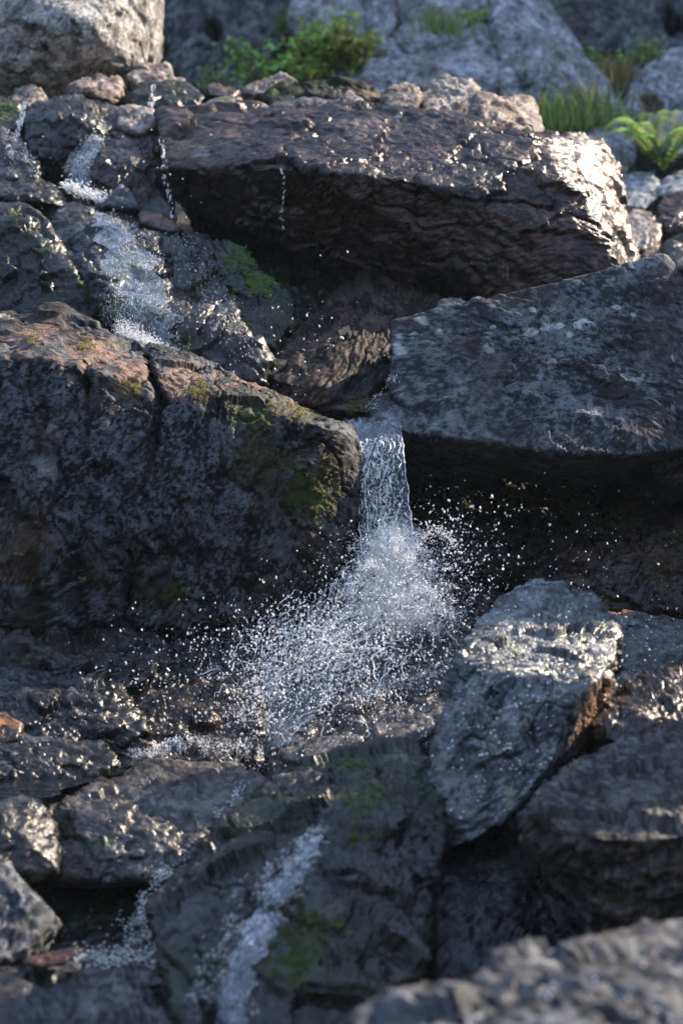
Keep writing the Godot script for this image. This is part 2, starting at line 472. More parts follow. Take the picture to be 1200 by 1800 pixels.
	rock("ledge_stone", "grey flat stone under the long slab", G2, "slate", 0.4,
		[470, 190, 12.3, 490, 174, 12.5, 600, 174, 12.5, 610, 192, 12.3], {"p": 34.0})
	rock("ledge_stone", "small moss-edged stone left of the grey flat stone", G2, "ledge", 0.3,
		[425, 192, 12.3, 432, 174, 12.4, 462, 178, 12.4, 480, 194, 12.25])
	rock("ledge_stone", "thin brown shard lying against the long slab", G2, "ledge", 0.25,
		[598, 188, 12.3, 606, 160, 12.45, 616, 160, 12.45, 660, 188, 12.3], {"p": 36.0})
	rock("ledge_stone", "small pale broken stones between the slab and the pink block", G2, "ledge", 0.35,
		[670, 168, 12.5, 696, 144, 12.65, 730, 138, 12.65, 744, 160, 12.5, 732, 196, 12.2, 684, 196, 12.2], {"p": 34.0})
	rock("ledge_stone", "sunlit pale lumpy rock, highest of the ledge right of centre", G2, "ledge", 0.5,
		[730, 172, 12.5, 745, 146, 12.7, 764, 131, 12.8, 802, 130, 12.8, 838, 146, 12.7, 842, 172, 12.5, 822, 222, 12.15, 765, 218, 12.15], {"spots": [[790, 155, 45, "pale", 0.6]]})
	rock("ledge_stone", "small dark-fronted stone under the sunlit pale rock", G2, "ledge", 0.3,
		[742, 186, 12.4, 756, 164, 12.5, 790, 180, 12.4, 802, 210, 12.2, 750, 205, 12.2])
	rock("ledge_stone", "tilted brown sunlit slab with a dark left end on the ledge", G2, "ledge", 0.4,
		[822, 204, 12.3, 834, 160, 12.5, 900, 166, 12.7, 936, 166, 12.8, 954, 234, 12.3, 868, 232, 12.0, 848, 196, 12.15], {"p": 40.0, "spots": [[890, 195, 50, "tan", 0.7]]})
	rock("ledge_stone", "thin pale stone at the right end of the ledge", G2, "ledge", 0.25,
		[925, 175, 12.7, 940, 176, 12.8, 955, 228, 12.5, 940, 226, 12.4])

	# the great overhang
	rock("overhanging_boulder", "huge reddish-brown overhanging boulder with a sunlit right face", G4, "brow", 1.0,
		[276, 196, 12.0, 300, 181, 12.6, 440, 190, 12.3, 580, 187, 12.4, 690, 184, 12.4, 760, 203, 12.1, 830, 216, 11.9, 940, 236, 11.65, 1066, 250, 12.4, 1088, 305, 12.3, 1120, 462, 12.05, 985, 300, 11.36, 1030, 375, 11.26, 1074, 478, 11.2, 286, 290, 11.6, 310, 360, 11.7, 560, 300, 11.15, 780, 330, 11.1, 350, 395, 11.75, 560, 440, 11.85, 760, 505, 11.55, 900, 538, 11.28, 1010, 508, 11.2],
		{"cat": "boulder", "p": 60.0, "amp": 0.6, "seed": 5, "chips": 0, "m": "wet", "scoop": 1.2, "layer": 1.9, "strata": Vector3(0.22, 1, 0.1), "spots": [[330, 255, 40, "ochre", 0.35], [350, 270, 14, "pale", 0.6], [640, 230, 60, "pink", 0.35], [700, 205, 7, "lichen", 0.8], [850, 220, 24, "rust", 0.5], [560, 375, 40, "rust", 0.3], [1088, 400, 46, "sunlit_tan", 0.95, 8.0], [1064, 330, 52, "sunlit_tan", 0.95, 8.0], [1034, 278, 54, "sunlit_tan", 0.95, 8.0], [1104, 450, 34, "sunlit_tan", 0.95, 8.0], [1000, 255, 30, "sunlit_tan", 0.7, 5.0]]})  # right-face patches paint its sunlight into the tan of the rock

	# upper left stream
	rock("stream_rock", "mossy stone at the left edge under the pale boulder", G3, "wetmoss", 0.4,
		[-60, 175, 12.4, 5, 168, 12.4, 34, 180, 12.3, 42, 226, 12, -60, 240, 12], {"spots": [[10, 190, 26, "moss", 0.8]], "key": "round_mossy_stone"})
	rock("stream_rock", "dark rounded wet rock under the pink block, upper left", G3, "wet", 0.6,
		[38, 215, 12.1, 60, 182, 12.3, 95, 170, 12.4, 170, 170, 12.4, 216, 192, 12.3, 215, 232, 12, 150, 262, 11.85, 112, 300, 11.8, 52, 285, 11.85, 130, 205, 11.95], {"spots": [[180, 200, 36, "olive", 0.4], [90, 175, 20, "olive", 0.4]]})
	rock("stream_rock", "bright mossy stone with water spilling over it, upper left", G3, "ledge", 0.4,
		[205, 190, 12.2, 225, 180, 12.3, 275, 190, 12.2, 280, 222, 12, 235, 232, 11.9, 208, 225, 11.95], {"m": "wet", "spots": [[218, 200, 16, "moss", 0.9], [245, 205, 20, "olive", 0.6]]})
	rock("stream_rock", "rounded brown-patched rock with white water over its left side", G3, "wetbrown", 0.6,
		[108, 310, 11.75, 120, 270, 11.85, 150, 240, 12, 205, 222, 12.1, 270, 224, 12.1, 292, 250, 12, 300, 330, 11.75, 290, 380, 11.6, 200, 370, 11.5, 140, 345, 11.6, 220, 280, 11.6], {"p": 18.0, "spots": [[215, 245, 18, "pink", 0.5], [225, 275, 22, "pink", 0.3]], "key": "round_stream_rock"})
	rock("stream_rock", "grey wet rock at the left edge with trickling water", G3, "wet", 0.5,
		[-60, 225, 12, 8, 222, 12, 40, 245, 11.9, 72, 290, 11.7, 75, 318, 11.6, -60, 325, 11.6], {"spots": [[20, 245, 20, "pale", 0.4]], "key": "left_trickle_rock"})
	rock("stream_rock", "small dark triangular stone beside the foot of the white water", G3, "wet", 0.3,
		[172, 365, 11.4, 186, 340, 11.5, 212, 318, 11.55, 236, 338, 11.5, 250, 372, 11.35], {"spots": [[210, 325, 10, "pink", 0.5]], "key": "stream_foot"})
	rock("stream_rock", "dark stones in the shade left of the thin jet", G3, "wetmoss", 0.4,
		[225, 372, 11.5, 250, 345, 11.6, 290, 340, 11.6, 310, 385, 11.4, 260, 392, 11.35])
	rock("stream_rock", "low flat dark slab at the left edge above the cascade", G3, "wetmoss", 0.5,
		[-60, 312, 11.7, 20, 304, 11.75, 80, 312, 11.7, 122, 338, 11.5, 112, 356, 11.3, -60, 350, 11.3])
	rock("stream_rock", "reddish wet ledge where the thin jet lands", G3, "wetbrown", 0.4,
		[235, 372, 11.35, 262, 366, 11.4, 300, 392, 11.25, 325, 402, 11.2, 300, 408, 11.15, 250, 392, 11.2], {"spots": [[270, 380, 25, "rust", 0.7], [300, 394, 20, "rust", 0.7]]})
	rock("cascade_rock", "sloping wet slab carrying the broad cascade at left", G4, "wet", 0.9,
		[[35, 352, 11.4, 130, 346, 11.45, 230, 358, 11.45, 300, 378, 11.4, 348, 405, 11.25, 412, 485, 10.95, 458, 600, 10.6, 500, 680, 10.35, 330, 650, 10.3, 200, 590, 10.35, 165, 545, 10.45, 120, 440, 10.8]],
		{"amp": 0.7, "p": 30.0, "strata": Vector3(0.8, -0.6, 0.3), "spots": [[230, 470, 45, "moss", 0.5], [200, 540, 40, "moss", 0.6], [330, 600, 22, "moss", 0.7], [350, 500, 18, "olive", 0.6], [60, 380, 12, "moss", 0.7], [110, 365, 10, "pale", 0.5]], "key": "cascade_slab"})
	rock("cascade_rock", "black mossy block at the left edge beside the cascade", G4, "wetmoss", 0.8,
		[-70, 350, 11.1, 45, 356, 11.15, 100, 430, 10.85, 172, 540, 10.5, 150, 600, 10.5, -70, 600, 10.5, 20, 380, 10.9, 110, 530, 10.55],
		{"spots": [[165, 520, 24, "moss", 0.9], [150, 500, 16, "bright_moss", 0.5], [30, 370, 16, "moss", 0.6]], "key": "black_block"})
	rock("mossy_ridge", "green mossy hump between the cascade and the dark hollow", G4, "wetmoss", 0.5,
		[322, 408, 11.3, 350, 404, 11.35, 420, 438, 11.25, 462, 475, 11.1, 508, 520, 10.95, 520, 560, 10.85, 500, 620, 10.6, 440, 625, 10.5, 425, 560, 10.75, 360, 460, 11.1],
		{"p": 16.0, "spots": [[430, 450, 38, "moss", 0.9], [460, 500, 30, "bright_moss", 0.5], [400, 520, 16, "moss", 0.9], [420, 570, 20, "bright_moss", 0.6], [480, 550, 26, "olive", 0.5]]})
	rock("ramp_slab", "brown ribbed wet slab sloping behind the waterfall lip", G4, "wetbrown", 0.8,
		[450, 665, 10.45, 495, 600, 10.8, 560, 540, 11.1, 640, 470, 11.5, 700, 480, 11.5, 782, 522, 11.35, 775, 555, 11.0, 690, 600, 10.75, 690, 660, 10.5, 640, 712, 10.2, 590, 728, 10.1, 520, 700, 10.2],
		{"p": 34.0, "amp": 0.7, "m": "damp", "layer": 4.0, "strata": Vector3(0.5, -0.75, -0.3), "spots": [[760, 525, 12, "bright_moss", 0.7], [600, 585, 6, "pale", 0.7]]})
	rock("hollow_rock", "dark wet rock deep in the hollow under the overhang", G4, "wetmoss", 0.8,
		[440, 470, 11.75, 520, 425, 12.0, 640, 440, 12.0, 660, 500, 11.7, 560, 560, 11.3, 480, 640, 10.85, 440, 600, 11], {"spots": [[590, 455, 12, "lichen", 0.5], [595, 475, 10, "lichen", 0.5], [520, 470, 30, "moss", 0.6]]})
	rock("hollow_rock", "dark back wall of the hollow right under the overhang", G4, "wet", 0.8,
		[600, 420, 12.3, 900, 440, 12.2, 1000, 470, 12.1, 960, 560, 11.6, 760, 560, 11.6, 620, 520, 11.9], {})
	rock("wedged_stone", "pale lichen-spotted stone behind the slab's top left edge", G4, "ledge", 0.3,
		[760, 548, 10.95, 772, 524, 11.05, 800, 518, 11.1, 822, 530, 11.05, 818, 556, 10.85], {"spots": [[775, 538, 14, "bright_moss", 0.6]]})
	rock("wedged_stone", "thin pale stone peeking above the slab's top edge", G4, "ledge", 0.3,
		[806, 552, 10.8, 830, 536, 10.9, 882, 526, 10.95, 893, 538, 10.85, 888, 556, 10.7])
	rock("large_slab", "big blue-grey slab with white lichen spots and scalloped lower edge", G4, "slate", 0.8,
		[[688, 562, 10.28, 760, 554, 10.3, 885, 543, 10.32, 985, 514, 10.34, 1060, 486, 10.36, 1132, 454, 10.38, 1168, 448, 10.38, 1240, 520, 10.3, 1240, 780, 9.95, 1130, 800, 9.86, 1000, 799, 9.83, 900, 786, 9.85, 840, 774, 9.87, 760, 768, 9.9, 690, 690, 10.08],
		[636, 733, 10.08, 655, 698, 10.16, 770, 664, 10.12, 880, 660, 10.05, 900, 784, 9.83, 840, 771, 9.85, 745, 766, 9.89, 690, 752, 9.98]],
		{"cat": "boulder", "p": 60.0, "chips": 3, "amp": 0.34, "scoop": 1.7, "layer": 1.5, "strata": Vector3(0.35, 1, -0.5), "spots": [
			[700, 612, 14, "lichen", 0.8], [702, 596, 7, "lichen", 0.8], [724, 585, 6, "lichen", 0.8], [744, 566, 12, "lichen", 0.6], [770, 582, 8, "lichen", 0.6], [864, 573, 7, "lichen", 0.8], [930, 585, 13, "lichen", 0.85], [958, 578, 12, "lichen", 0.85], [980, 574, 9, "lichen", 0.8], [1018, 568, 18, "lichen", 0.75], [1000, 588, 9, "lichen", 0.7], [862, 620, 11, "pale", 0.7], [970, 637, 10, "pale", 0.8], [935, 545, 6, "lichen", 0.8], [1082, 540, 7, "lichen", 0.6], [1111, 553, 6, "lichen", 0.6], [1180, 630, 7, "lichen", 0.6], [1060, 590, 20, "pale", 0.3], [855, 605, 4, "lichen", 0.8], [830, 600, 30, "brown", 0.3]]})
	rock("corner_stone", "brownish stone hanging under the slab's right end", G4, "grit", 0.5,
		[1138, 800, 10.15, 1180, 775, 10.15, 1290, 750, 10.15, 1290, 860, 10.1, 1190, 850, 10.1, 1160, 835, 10.1])
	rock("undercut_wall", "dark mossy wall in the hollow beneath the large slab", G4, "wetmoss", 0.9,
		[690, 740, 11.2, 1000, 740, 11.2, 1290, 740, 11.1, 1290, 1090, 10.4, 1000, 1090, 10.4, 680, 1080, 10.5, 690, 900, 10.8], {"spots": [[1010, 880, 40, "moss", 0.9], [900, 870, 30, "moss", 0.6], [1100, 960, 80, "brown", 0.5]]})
	rock("undercut_boulder", "dark brown overgrown boulder under the right end of the large slab", G4, "wetbrown", 0.7,
		[905, 985, 10.4, 950, 945, 10.5, 1010, 915, 10.55, 1090, 880, 10.6, 1140, 868, 10.6, 1172, 885, 10.5, 1290, 890, 10.4, 1290, 1090, 9.8, 1100, 1085, 9.8, 930, 1065, 10.0, 1080, 960, 10.1], {"spots": [[1060, 920, 60, "brown", 0.5], [1185, 950, 24, "moss", 0.6], [1150, 1000, 50, "brown", 0.6], [1030, 915, 12, "pale", 0.5]]})

	# left central boulder
	rock("fissured_boulder", "large dark fissured boulder filling the left middle, sunlit top", G4, "fissured", 0.8,
		[-80, 556, 10.5, 60, 552, 10.45, 105, 540, 10.42, 255, 604, 10.25, 330, 634, 10.2, 430, 668, 10.1, 500, 694, 10.05, 588, 724, 9.95, 618, 742, 9.85, 640, 778, 9.78, 640, 960, 9.78, 570, 1030, 9.65, 430, 1085, 9.5, 265, 1105, 9.5, -80, 1100, 9.5, -80, 618, 9.7, 130, 645, 9.58, 270, 690, 9.55, 370, 707, 9.53, 470, 724, 9.52, 600, 756, 9.56, 450, 900, 9.4, 130, 850, 9.38],
		{"cat": "boulder", "p": 36.0, "amp": 0.62, "chips": 0, "scoop": 1.3, "layer": 1.6, "strata": Vector3(1, 0.1, 0.2), "cf": 1.3, "m": "damp",
		"grooves": [[150, 636, 156, 690, 9, 0.12], [156, 690, 150, 800, 5, 0.05], [256, 634, 270, 665, 8, 0.10], [268, 660, 284, 705, 10, 0.22], [284, 705, 276, 775, 7, 0.12], [235, 960, 222, 1100, 16, 0.10], [48, 636, 58, 700, 6, 0.05]],
		"spots": [[60, 590, 40, "ruddy", 0.85, 3.0], [160, 620, 50, "ruddy", 0.85, 3.0], [320, 665, 46, "ruddy", 0.9, 3.0], [440, 692, 44, "ruddy", 0.9, 3.0], [520, 714, 30, "ruddy", 0.9, 3.0], [230, 650, 36, "ruddy", 0.85, 3.0], [400, 680, 20, "rust", 0.6], [60, 605, 16, "ochre", 0.8], [150, 605, 18, "ochre", 0.8], [550, 860, 50, "moss", 0.8], [490, 740, 40, "olive", 0.7], [540, 720, 26, "olive", 0.8], [440, 735, 30, "bright_moss", 0.35], [230, 690, 26, "ochre", 0.5], [350, 690, 26, "ochre", 0.45], [460, 800, 46, "olive", 0.5], [380, 745, 8, "pale", 0.6],
			[80, 820, 26, "pale", 0.35], [200, 790, 12, "pale", 0.4], [90, 760, 20, "pale", 0.3], [30, 980, 50, "brown", 0.7], [60, 930, 40, "brown", 0.6], [310, 1045, 22, "moss", 0.7]]})
	rock("crest_stone", "knobbly dark stone on the crest of the fissured boulder", G4, "wetbrown", 0.35,
		[40, 572, 10.4, 75, 548, 10.5, 105, 535, 10.5, 150, 552, 10.45, 200, 585, 10.35, 180, 605, 10.25, 90, 595, 10.25], {"spots": [[60, 570, 10, "olive", 0.8]]})
	rock("crest_stone", "rough pink-grey stone at the left end of the boulder's crest", G4, "ledge", 0.3,
		[-60, 560, 10.2, 10, 552, 10.3, 45, 580, 10.1, 50, 605, 9.95, 10, 615, 9.85, -60, 610, 9.85])
	rock("lip_stone", "smooth wet stone that the waterfall slides over", G4, "wetmoss", 0.55,
		[588, 742, 10.0, 620, 728, 10.15, 700, 738, 10.15, 708, 764, 9.97, 660, 775, 9.93, 622, 780, 9.9, 604, 764, 9.9, 640, 900, 10.2, 700, 900, 10.2], {"amp": 0.4})
	rock("moss_cushion_stone", "small dark green moss-covered stone above the waterfall lip", G4, "wetmoss", 0.25,
		[582, 720, 10.2, 600, 700, 10.3, 640, 692, 10.3, 656, 702, 10.25, 652, 728, 10.15], {"p": 14.0, "spots": [[620, 706, 40, "olive", 0.9]], "key": "lip_moss_stone"})

	# below: layered outcrop at left
	rock("layered_outcrop", "black layered rock under the fissured boulder at left", G5, "wet", 0.7,
		[-80, 1085, 9.55, 130, 1095, 9.6, 330, 1100, 9.7, 450, 1130, 9.6, 450, 1215, 9.2, 250, 1235, 9.05, -80, 1205, 9.05, 150, 1170, 9.15], {"layer": 4.5, "amp": 1.5, "m": "wet", "strata": Vector3(-0.12, 1, 0.2), "spots": [[170, 1185, 16, "pink", 0.5], [60, 1160, 40, "moss", 0.3], [310, 1050, 30, "moss", 0.5]]})
	rock("layered_outcrop", "grey cracked rock at the left edge below the layered rock", G5, "wet", 0.5,
		[-80, 1172, 9.1, 90, 1174, 9.08, 220, 1205, 9.0, 262, 1290, 8.72, 150, 1330, 8.6, -80, 1330, 8.6, 60, 1225, 8.8], {"layer": 2.5})
	rock("layered_outcrop", "orange-stained stone at the left edge above the dark pool", G5, "wetbrown", 0.3,
		[-60, 1256, 8.64, 8, 1250, 8.68, 40, 1274, 8.6, 30, 1304, 8.52, -60, 1310, 8.5], {"spots": [[12, 1268, 28, "orange", 0.9]]})
	rock("layered_outcrop", "brown and purple wet rocks in the stream left of the spray", G5, "wetbrown", 0.5,
		[185, 1225, 9.1, 300, 1195, 9.2, 460, 1180, 9.25, 470, 1335, 8.75, 250, 1352, 8.6, 180, 1320, 8.68, 300, 1280, 8.8], {"layer": 3.0, "amp": 1.2, "spots": [[210, 1330, 24, "rust", 0.5], [330, 1240, 30, "tan", 0.25], [220, 1300, 20, "rust", 0.35]], "key": "stream_rocks_left"})
	rock("layered_outcrop", "dark veined rock low at the left edge just above the pool", G5, "wet", 0.4,
		[-80, 1302, 8.55, 60, 1294, 8.6, 180, 1306, 8.55, 215, 1340, 8.42, 150, 1370, 8.3, -80, 1378, 8.25], {"spots": [[25, 1325, 8, "pale", 0.5]]})
	rock("splash_slab", "grey-brown sloping streambed rock under the spray", G4, "grit", 0.7,
		[390, 1150, 9.9, 520, 1070, 10.25, 640, 1030, 10.4, 800, 1030, 10.4, 1000, 1060, 10.1, 1060, 1150, 9.6, 860, 1330, 8.85, 660, 1340, 8.75, 420, 1350, 8.75, 400, 1260, 9.2], {"amp": 0.8, "push": Vector3(0, -0.7, -0.3), "m": "wet", "spots": [[800, 1160, 30, "moss", 0.4], [870, 1050, 24, "rust", 0.7], [850, 1100, 40, "brown", 0.5]], "key": "bed_rock"})
	rock("purple_slab", "wet purplish slab behind the front boulder at right", G5, "slate", 0.5,
		[1040, 1080, 9.3, 1060, 1068, 9.4, 1130, 1078, 9.4, 1190, 1092, 9.3, 1290, 1130, 9.2, 1290, 1200, 8.8, 1160, 1190, 8.75, 1090, 1200, 8.7, 1060, 1120, 9.0, 1140, 1110, 9.0], {"p": 36.0, "amp": 0.7, "m": "wet", "spots": [[1100, 1078, 34, "rust", 0.6]]})
	rock("brown_rock", "brown wet rock at the right edge beside the front boulder", G5, "wetbrown", 0.6,
		[1045, 1275, 8.0, 1075, 1225, 8.3, 1110, 1192, 8.5, 1180, 1165, 8.7, 1290, 1130, 8.75, 1290, 1330, 7.9, 1060, 1325, 7.85, 1120, 1240, 8.1], {"spots": [[1110, 1220, 26, "tan", 0.5]]})
	rock("brown_rock", "small gritty stone with glittering water behind the front boulder", G5, "ledge", 0.3,
		[1075, 1195, 8.7, 1100, 1168, 8.85, 1130, 1168, 8.85, 1140, 1200, 8.6, 1090, 1215, 8.55], {"m": "wet"})

	# foreground
	rock("front_boulder", "grey front boulder with glittering wet top and orange right side", G4, "glint", 0.25,
		[812, 1122, 8.35, 850, 1078, 8.65, 904, 1040, 8.95, 942, 1018, 9.05, 988, 1020, 9.05, 1042, 1058, 8.85, 1088, 1112, 8.55, 1084, 1152, 8.35, 1003, 1238, 7.85, 900, 1218, 7.85, 806, 1152, 8.1, 1066, 1230, 8.45, 1028, 1310, 8.2, 960, 1355, 7.8, 885, 1445, 7.74, 800, 1490, 7.74, 745, 1490, 7.85, 758, 1360, 7.9, 784, 1200, 8.1],
		{"cat": "boulder", "p": 40.0, "chips": 0, "amp": 0.7, "strata": Vector3(0.5, 0.4, 1), "spots": [[1048, 1232, 46, "orange", 0.6, 3.0], [1074, 1180, 28, "orange", 0.6, 3.0], [1022, 1290, 28, "orange", 0.45, 3.0], [830, 1150, 20, "olive", 0.4], [920, 1125, 18, "olive", 0.4], [1040, 1100, 24, "olive", 0.3], [900, 1260, 20, "lichen", 0.3], [880, 1280, 16, "brown", 0.5]]})
	rock("gravel_rock", "brown-grey rough rock between the pool and the spray, lower left", G4, "grit", 0.7,
		[40, 1500, 7.95, 70, 1438, 8.1, 120, 1388, 8.25, 240, 1338, 8.5, 425, 1340, 8.6, 475, 1392, 8.35, 350, 1508, 7.95, 290, 1540, 7.9, 150, 1548, 7.88, 50, 1540, 7.9, 220, 1430, 8.02], {"amp": 0.8, "chips": 3, "m": "wet", "push": Vector3(0, -0.35, -0.8), "spots": [[180, 1480, 24, "moss", 0.6], [190, 1380, 14, "brown", 0.7]]})
	rock("hollow_wall", "black mossy wall in the hollow at the lower left", G6, "wetmoss", 0.5,
		[40, 1500, 8.3, 320, 1500, 8.3, 330, 1720, 7.6, 40, 1720, 7.6], {"spots": [[185, 1565, 16, "moss", 0.9], [110, 1520, 30, "moss", 0.7]]})
	rock("mossy_boulder", "big dark mossy boulder at the bottom with white water over it", G4, "wetmoss", 1.0,
		[252, 1590, 7.35, 300, 1530, 7.5, 335, 1498, 7.6, 462, 1380, 8.0, 592, 1308, 8.3, 668, 1320, 8.25, 742, 1292, 8.3, 790, 1400, 7.85, 775, 1600, 7.3, 735, 1770, 6.9, 700, 1880, 6.6, 320, 1880, 6.5, 300, 1690, 6.9, 520, 1560, 7.05], {"cat": "boulder", "amp": 0.9, "q": 0.85, "chips": 5, "spots": [[620, 1340, 30, "bright_moss", 0.5], [640, 1400, 40, "moss", 0.7], [560, 1620, 50, "olive", 0.6], [530, 1690, 40, "moss", 0.6], [380, 1440, 20, "moss", 0.6], [500, 1360, 16, "pale", 0.6], [630, 1310, 20, "pale", 0.5], [700, 1330, 30, "pale", 0.3]], "key": "bottom_moss_boulder"})
	rock("added_shade_boulder", "nearest added shade boulder, unseen to the right of the picture", G4, "slate", 0.55,
		[1480, 420, 8.2, 1640, 330, 8.3, 2000, 360, 8.3, 2100, 1600, 7.5, 1480, 1600, 7.4, 1420, 1100, 7.5, 1430, 600, 7.9], {"cat": "boulder", "q": 0.3})  # unseen boulders added to shade the lower rocks and leave the splash sunlit
	rock("added_shade_boulder", "middle added shade boulder, unseen to the right of the picture", G4, "slate", 0.3,
		[1420, 390, 9.6, 1560, 300, 9.7, 1900, 300, 9.7, 1900, 1200, 9.5, 1420, 1200, 9.5, 1400, 700, 9.5], {"cat": "boulder", "q": 0.3})
	rock("added_shade_boulder", "farthest added shade boulder, unseen to the right of the picture", G4, "slate", 0.35,
		[1330, 300, 10.9, 1450, 190, 10.9, 1800, 180, 10.9, 1800, 1000, 10.8, 1340, 1000, 10.8, 1310, 600, 10.8], {"cat": "boulder", "q": 0.3})
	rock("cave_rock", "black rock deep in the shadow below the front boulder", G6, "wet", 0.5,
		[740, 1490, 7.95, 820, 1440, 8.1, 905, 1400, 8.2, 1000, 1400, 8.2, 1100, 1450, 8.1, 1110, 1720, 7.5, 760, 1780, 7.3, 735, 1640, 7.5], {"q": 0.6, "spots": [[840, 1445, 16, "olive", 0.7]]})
	rock("pool_edge_rock", "low black rock at the left edge holding the pool back", G6, "wet", 0.25,
		[-80, 1404, 7.95, 20, 1400, 7.97, 70, 1408, 7.98, 96, 1450, 7.9, 105, 1540, 7.7, -80, 1560, 7.6, 10, 1450, 7.75], {"q": 0.6})
	rock("reddish_stone", "small thin reddish stone at the lower left below the dark hollow", G6, "wetbrown", 0.08,
		[36, 1690, 7.05, 60, 1680, 7.08, 110, 1676, 7.08, 134, 1664, 7.1, 138, 1672, 7.08, 112, 1696, 7.04, 60, 1702, 7.02], {"spots": [[80, 1690, 60, "red", 0.8]]})
	rock("blurred_rock", "streaky grey-brown rock at the right edge below the front boulder", G6, "grit", 0.6,
		[[918, 1425, 7.15, 960, 1385, 7.35, 1010, 1335, 7.55, 1100, 1308, 7.75, 1290, 1292, 7.75, 1290, 1450, 7.0, 1200, 1480, 6.9, 1060, 1490, 6.9, 1000, 1450, 7.0, 1000, 1570, 7.35, 1080, 1660, 7.3, 1290, 1640, 7.3]], {"q": 0.6, "amp": 1.2, "layer": 2.5, "strata": Vector3(-0.2, 1, 0.3), "spots": [[1150, 1410, 10, "moss", 0.8]]})
	rock("blurred_rock", "black shaded rock under the streaky rock at the right edge", G6, "wet", 0.6,
		[1020, 1500, 7.6, 1100, 1440, 7.7, 1290, 1430, 7.7, 1290, 1700, 7.2, 1030, 1700, 7.2], {"q": 0.5})
	rock("blurred_rock", "blurred blue-grey glinting slab filling the bottom right corner", G6, "slate", 0.8,
		[560, 1870, 4.9, 600, 1806, 5.1, 760, 1734, 5.3, 900, 1678, 5.5, 1080, 1645, 5.65, 1290, 1590, 5.8, 1290, 1920, 4.4, 900, 1920, 4.4], {"m": "damp", "key": "glint_slab", "q": 0.5, "amp": 1.0, "push": Vector3(0, -0.6, -0.2)})
	rock("blurred_rock", "grey rock at the left edge beside the dark hollow", G6, "slate", 0.5,
		[-70, 1500, 7.5, 10, 1514, 7.5, 46, 1560, 7.4, 88, 1612, 7.3, 44, 1690, 7.1, -70, 1710, 7.0], {"q": 0.6})
	rock("blurred_rock", "wet grey rock in the bottom left corner", G6, "wet", 0.5,
		[-70, 1702, 7.1, 60, 1690, 7.2, 150, 1690, 7.2, 165, 1830, 6.6, -70, 1860, 6.4], {"q": 0.6})
	rock("blurred_rock", "streaked brown-grey rock at the bottom, left of the mossy boulder", G6, "grit", 0.5,
		[120, 1708, 7.1, 250, 1695, 7.25, 312, 1760, 7.0, 325, 1860, 6.5, 130, 1870, 6.4], {"q": 0.6, "layer": 2.5, "strata": Vector3(-0.5, 1, 0.2)})

func terrain_mesh() -> ArrayMesh:
	# the bed and the slope that all the rocks lie on
	var prof := [[3.0, 2300], [5.0, 2020], [7.0, 1900], [8.2, 1700], [9.0, 1460], [9.8, 1300], [10.6, 1190], [11.3, 960], [11.9, 700], [12.6, 480], [13.3, 400], [14.5, 390], [16.5, 300], [19.0, 210], [23.0, 120]]
	var st := SurfaceTool.new()
	st.begin(Mesh.PRIMITIVE_TRIANGLES)
	var nx := 130
	var nd := 130
	for j in nd:
		var d := lerpf(3.0, 23.0, float(j) / (nd - 1))
		var py := 0.0
		for k in prof.size() - 1:
			if d >= prof[k][0] and d <= prof[k + 1][0]:
				py = lerpf(prof[k][1], prof[k + 1][1], (d - prof[k][0]) / (prof[k + 1][0] - prof[k][0]))
		for i in nx:
			var p := at(600, py, d)
			p.x = lerpf(-14.0, 14.0, float(i) / (nx - 1))
			p.y -= 0.45 * smoothstep(0.8, 1.6, p.x) * smoothstep(10.8, 11.8, d) * (1.0 - smoothstep(16.0, 19.0, d))
			p += Vector3(0.0, nA.get_noise_3dv(p * 0.8) * 0.22 + nR.get_noise_3dv(p * 3.0) * 0.06, nA.get_noise_3dv(p * 1.1) * 0.15)
			var t := smoothstep(-0.3, 0.3, nA.get_noise_3dv(p * 2.0))
			st.set_color(Color(0.025, 0.025, 0.026).lerp(Color(0.075, 0.068, 0.06), t))
			st.add_vertex(p)
	for j in nd - 1:
		for i in nx - 1:
			var q := j * nx + i
			for e in [q, q + nx, q + 1, q + 1, q + nx, q + nx + 1]: st.add_index(e)
	st.generate_normals()
	return st.commit()

func added_hills_mesh() -> ArrayMesh:
	# unseen valley side behind the viewpoint, added to darken the low sky
	var st := SurfaceTool.new()
	st.begin(Mesh.PRIMITIVE_TRIANGLES)
	var na := 90
	var nr := 16
	for j in nr:
		for i in na:
			var a := lerpf(deg_to_rad(-60), deg_to_rad(240), float(i) / (na - 1))
			var t := float(j) / (nr - 1)
			var top := 24.0 * (0.45 + 0.55 * smoothstep(deg_to_rad(-10), deg_to_rad(70), a))
			var p := Vector3(cos(a), 0, sin(a)) * lerpf(26.0, 62.0, t)
			p += Vector3(0, -3.0 + (top + 3.0) * pow(t, 0.8), 6.0)
			p.y += t * 5.0 * nA.get_noise_3dv(p * 0.05) + 1.2 * t * nS.get_noise_3dv(p * 0.3)
			var g := smoothstep(-0.3, 0.3, nA.get_noise_3dv(p * 0.12))
			st.set_color(Color(0.035, 0.05, 0.025).lerp(Color(0.085, 0.085, 0.075), g))
			st.add_vertex(p)
	for j in nr - 1:
		for i in na - 1:
			var q := j * na + i
			for e in [q, q + 1, q + na, q + 1, q + na + 1, q + na]: st.add_index(e)
	st.generate_normals()
	return st.commit()
